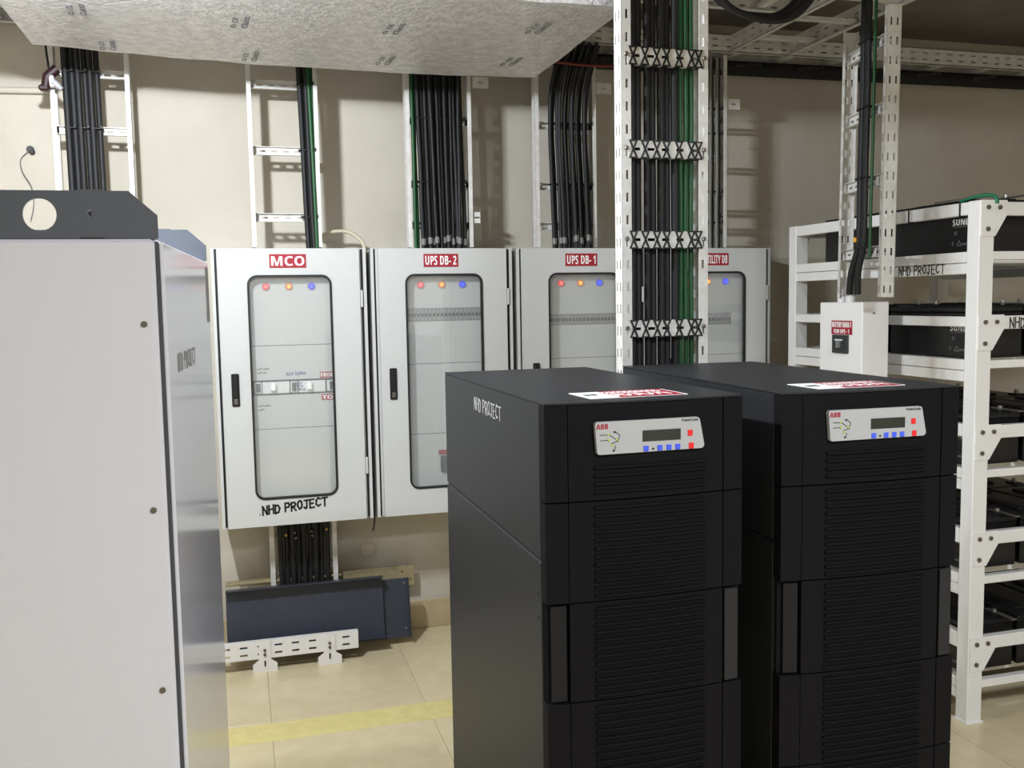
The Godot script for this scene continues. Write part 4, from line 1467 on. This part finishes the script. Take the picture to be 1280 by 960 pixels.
# ------------------------------------------------------------------ small things by the wall
func build_small() -> void:
	# dark sheet-metal channel lying on its side against the wall
	var t := thing("metal_channel", "dark blue-grey folded metal channel leaning on the wall under the boards", "metal channel", Vector3(0.25, 0, -4.30))
	var lean := Basis(Vector3.RIGHT, -0.16)
	var st := mb()
	box(st, Vector3(-0.005, 0.20, 0.0), Vector3(0.70, 0.27, 0.003), lean)
	box(st, lean * Vector3(-0.005, 0.135, 0.03) + Vector3(0, 0.20, 0), Vector3(0.70, 0.003, 0.06), lean)
	box(st, lean * Vector3(-0.005, -0.135, 0.035) + Vector3(0, 0.20, 0), Vector3(0.70, 0.003, 0.07), lean)
	add(t, "front_sheet", st, M.navy)
	st = mb()
	box(st, lean * Vector3(0.06, -0.005, -0.02) + Vector3(0.0, 0.18, 0), Vector3(0.82, 0.275, 0.003), lean)
	box(st, lean * Vector3(0.468, -0.005, -0.005) + Vector3(0.0, 0.18, 0), Vector3(0.003, 0.275, 0.03), lean)
	add(t, "rear_sheet", st, M.navy)
	for y: float in [-0.10, 0.11]:
		st = mb()
		var c := lean * Vector3(0.45, y, -0.018) + Vector3(0, 0.18, 0)
		rod(st, c, c + Vector3(0, 0, 0.003), 0.006, 8)
		add(t, "rivet", st, M.ink_pale)
	# pale plank behind it, on two blocks
	var bp := thing("backing_plank", "pale beige plank on blocks behind the dark metal channel", "plank", Vector3(0.55, 0, -4.45))
	st = mb()
	cham(st, Vector3(0, 0.285, 0), Vector3(0.44, 0.10, 0.018), 0.002)
	add(bp, "board", st, M.beige_board)
	for x: float in [-0.15, 0.05]:
		st = mb()
		box(st, Vector3(x, 0.1175, 0), Vector3(0.06, 0.235, 0.03))
		add(bp, "block", st, M.beige_board)
	for q: Array in [[0.16, 0.31], [0.20, 0.27]]:
		st = mb()
		rod(st, Vector3(q[0], q[1], 0.008), Vector3(q[0], q[1], 0.0105), 0.005, 8)
		add(bp, "nail_head", st, M.bolt)
	# beige flat strip on top, under the short ladder
	st = mb()
	cham(st, Vector3(0.155, 0.3365, -4.412), Vector3(0.52, 0.012, 0.05), 0.003)
	tag(add(self, "metal_strip", st, M.beige_board), "pale flat strip lying behind the channel under the short ladder", "strip")
	# white slotted rail on two feet
	var r := thing("slotted_rail", "white slotted rail on bracket feet lying on the floor", "slotted rail", Vector3(0.18, 0, -4.17))
	st = mb()
	var xf := Transform3D(Basis(Vector3(0, 1, 0), Vector3(-1, 0, 0), Vector3(0, 0, 1)), Vector3(0.28, 0.098, 0))
	slotted(st, 0.66, 0.078, 0.003, [[-0.017, 0.009, 0.032, 0.0735, 0.055], [0.017, 0.009, 0.032, 0.0735, 0.055]], xf)
	box(st, Vector3(-0.05, 0.136, -0.012), Vector3(0.66, 0.003, 0.025))
	box(st, Vector3(-0.05, 0.060, -0.012), Vector3(0.66, 0.003, 0.025))
	add(r, "rail", st, M.white_paint)
	for x: float in [-0.128, 0.152]:
		st = mb()
		var pl := PackedVector2Array([Vector2(-0.024, 0.14), Vector2(0.024, 0.14), Vector2(0.026, 0.055), Vector2(0.052, 0.036), Vector2(0.052, 0.0), Vector2(0.009, 0.0), Vector2(0.004, 0.0), Vector2(-0.004, 0.0), Vector2(-0.052, 0.0), Vector2(-0.052, 0.036), Vector2(-0.026, 0.055)])
		prism(st, pl, 0.004, 0.008, Transform3D(Basis(), Vector3(x, 0, 0)))
		box(st, Vector3(x, 0.0015, -0.02), Vector3(0.104, 0.003, 0.05))
		var f := add(r, "bracket_foot", st, M.white_paint)
		st = mb()
		box(st, Vector3(x, 0.038, 0.0085), Vector3(0.007, 0.026, 0.0014))
		add(f, "slot", st, M.rubber)
		for y: float in [0.078, 0.098]:
			st = mb()
			rod(st, Vector3(x, y, 0.007), Vector3(x, y, 0.014), 0.0065, 6)
			add(f, "bolt", st, M.bolt)
	# round cover plate on the wall
	st = mb()
	rod(st, Vector3(0.558, 0.417, WZ), Vector3(0.558, 0.417, WZ + 0.008), 0.045, 28)
	var cp := add(self, "wall_cover_plate", st, M.wall)
	tag(cp, "round wall-coloured cover plate low on the wall", "cover plate")
	st = mb()
	var circ: Array = []
	for i in 25:
		circ.append(Vector3(0.558 + cos(i * TAU / 24) * 0.036, 0.417 + sin(i * TAU / 24) * 0.036, WZ + 0.008))
	tube(st, PackedVector3Array(circ), 0.003, 6, false)
	add(cp, "rim", st, M.skirting)
	# loose wire end under the gap between two boards
	st = mb()
	tube(st, curve([Vector3(0.556, 0.70, -4.22), Vector3(0.555, 0.62, -4.215), Vector3(0.545, 0.575, -4.21)], 4), 0.004, 6)
	tag(add(self, "loose_wire", st, M.cable), "short dark wire hanging between the MCO and UPS DB-2 boards", "wire")
	# pale cable looping over the top of the MCO board
	st = mb()
	tube(st, curve([Vector3(0.36, 1.90, -4.36), Vector3(0.42, 1.925, -4.35), Vector3(0.49, 1.925, -4.34), Vector3(0.535, 1.895, -4.32), Vector3(0.555, 1.86, -4.30), Vector3(0.556, 1.80, -4.29)], 5), 0.0085, 8)
	tag(add(self, "flexible_conduit", st, M.pale_conduit), "pale conduit looping over the corner of the MCO board", "conduit")
	# wall hole with a thin wire, above the grey cabinet
	st = mb()
	rod(st, Vector3(-0.824, 2.28, WZ), Vector3(-0.824, 2.28, WZ + 0.006), 0.016, 10)
	cham(st, Vector3(-0.815, 2.268, WZ + 0.012), Vector3(0.02, 0.02, 0.02), 0.005)
	var wo := add(self, "wire_outlet", st, M.breaker_dark)
	tag(wo, "small dark wire outlet on the wall above the grey cabinet", "wire outlet")
	st = mb()
	tube(st, curve([Vector3(-0.824, 2.275, WZ + 0.012), Vector3(-0.86, 2.235, WZ + 0.02), Vector3(-0.855, 2.18, WZ + 0.02), Vector3(-0.825, 2.12, WZ + 0.02), Vector3(-0.82, 2.05, WZ + 0.02), Vector3(-0.835, 1.98, WZ + 0.02)], 5), 0.0022, 6)
	add(wo, "thin_wire", st, M.ink_pale)
	# pale conduit along the wall
	st = mb()
	rod(st, Vector3(ROOM_X0 + 0.01, 2.50, WZ + 0.02), Vector3(-0.735, 2.525, WZ + 0.02), 0.014, 12)
	tag(add(self, "wall_conduit", st, M.wall), "cream conduit running along the wall above the grey cabinet", "conduit")
	# lamp holder hanging by the ladder
	var h := thing("hanging_lamp_holder", "dark red lamp holder with a clear bulb hanging by the ladder", "lamp holder", Vector3(-0.668, 2.50, -4.20))
	h.scale = Vector3.ONE * 0.72
	st = mb()
	tube(st, curve([Vector3(-0.035, 0.28, 0), Vector3(-0.03, 0.17, 0), Vector3(-0.02, 0.06, 0)], 4), 0.006, 8)
	add(h, "flex", st, M.cable)
	st = mb()
	rod(st, Vector3(-0.03, 0.03, 0), Vector3(0.02, 0.075, 0), 0.026, 14)
	rod(st, Vector3(-0.045, -0.035, 0), Vector3(-0.03, 0.04, 0), 0.024, 14)
	cham(st, Vector3(-0.05, -0.035, 0), Vector3(0.055, 0.03, 0.05), 0.008)
	add(h, "holder", st, M.maroon)
	st = mb()
	rod(st, Vector3(-0.012, 0.03, 0.01), Vector3(-0.005, -0.03, 0.015), 0.014, 12)
	add(h, "white_collar", st, M.trunking)
	st = mb()
	rod(st, Vector3(0.0, 0.0, 0.02), Vector3(0.03, -0.03, 0.02), 0.018, 12)
	rod(st, Vector3(0.03, -0.03, 0.02), Vector3(0.042, -0.042, 0.02), 0.013, 12)
	add(h, "bulb", st, M.silver_panel)

func _ready() -> void:
	rng.seed = 20
	make_materials()
	M.edge_shade_grey = plain(Color(0.26, 0.26, 0.27), 0.6)  # dark grey for the shaded gap on the grey cabinet
	M.marker_yellow = plain(Color(0.85, 0.62, 0.08), 0.5)
	M.green_bright = plain(Color(0.06, 0.42, 0.28), 0.4)
	setup_view()
	batten(Vector3(-0.42, 2.665, -2.5), 0.0, 5.2, "short bare tube light hung in front of the foil-wrapped air duct", 0.335, 0.15)
	panel_light(Vector3(1.6, CEILING, 0.4), 13.0, "square white panel light in the ceiling by the added beam")
	panel_light(Vector3(-0.4, CEILING, 1.7), 2.2, "square white panel light in the ceiling far behind the added beam")
	build_room()
	build_grey_cabinet()
	power_cabinet(Vector3(0.57 + UW * 0.5, 0, -1.757 - UD * 0.5), 0.0, "black power cabinet with marker writing on its side, between the others", true)
	var tb := deg_to_rad(-1.8)
	power_cabinet(Vector3(1.092, 0, -1.742) - Basis(Vector3.UP, tb) * Vector3(-UW * 0.5, 0, UD * 0.5), tb, "black power cabinet standing beside the battery rack", false)
	build_boards()
	build_rack()
	build_duct()
	build_wall_ladders()
	build_drop_ladder()
	build_rack_ladder()
	build_trays()
	build_small()
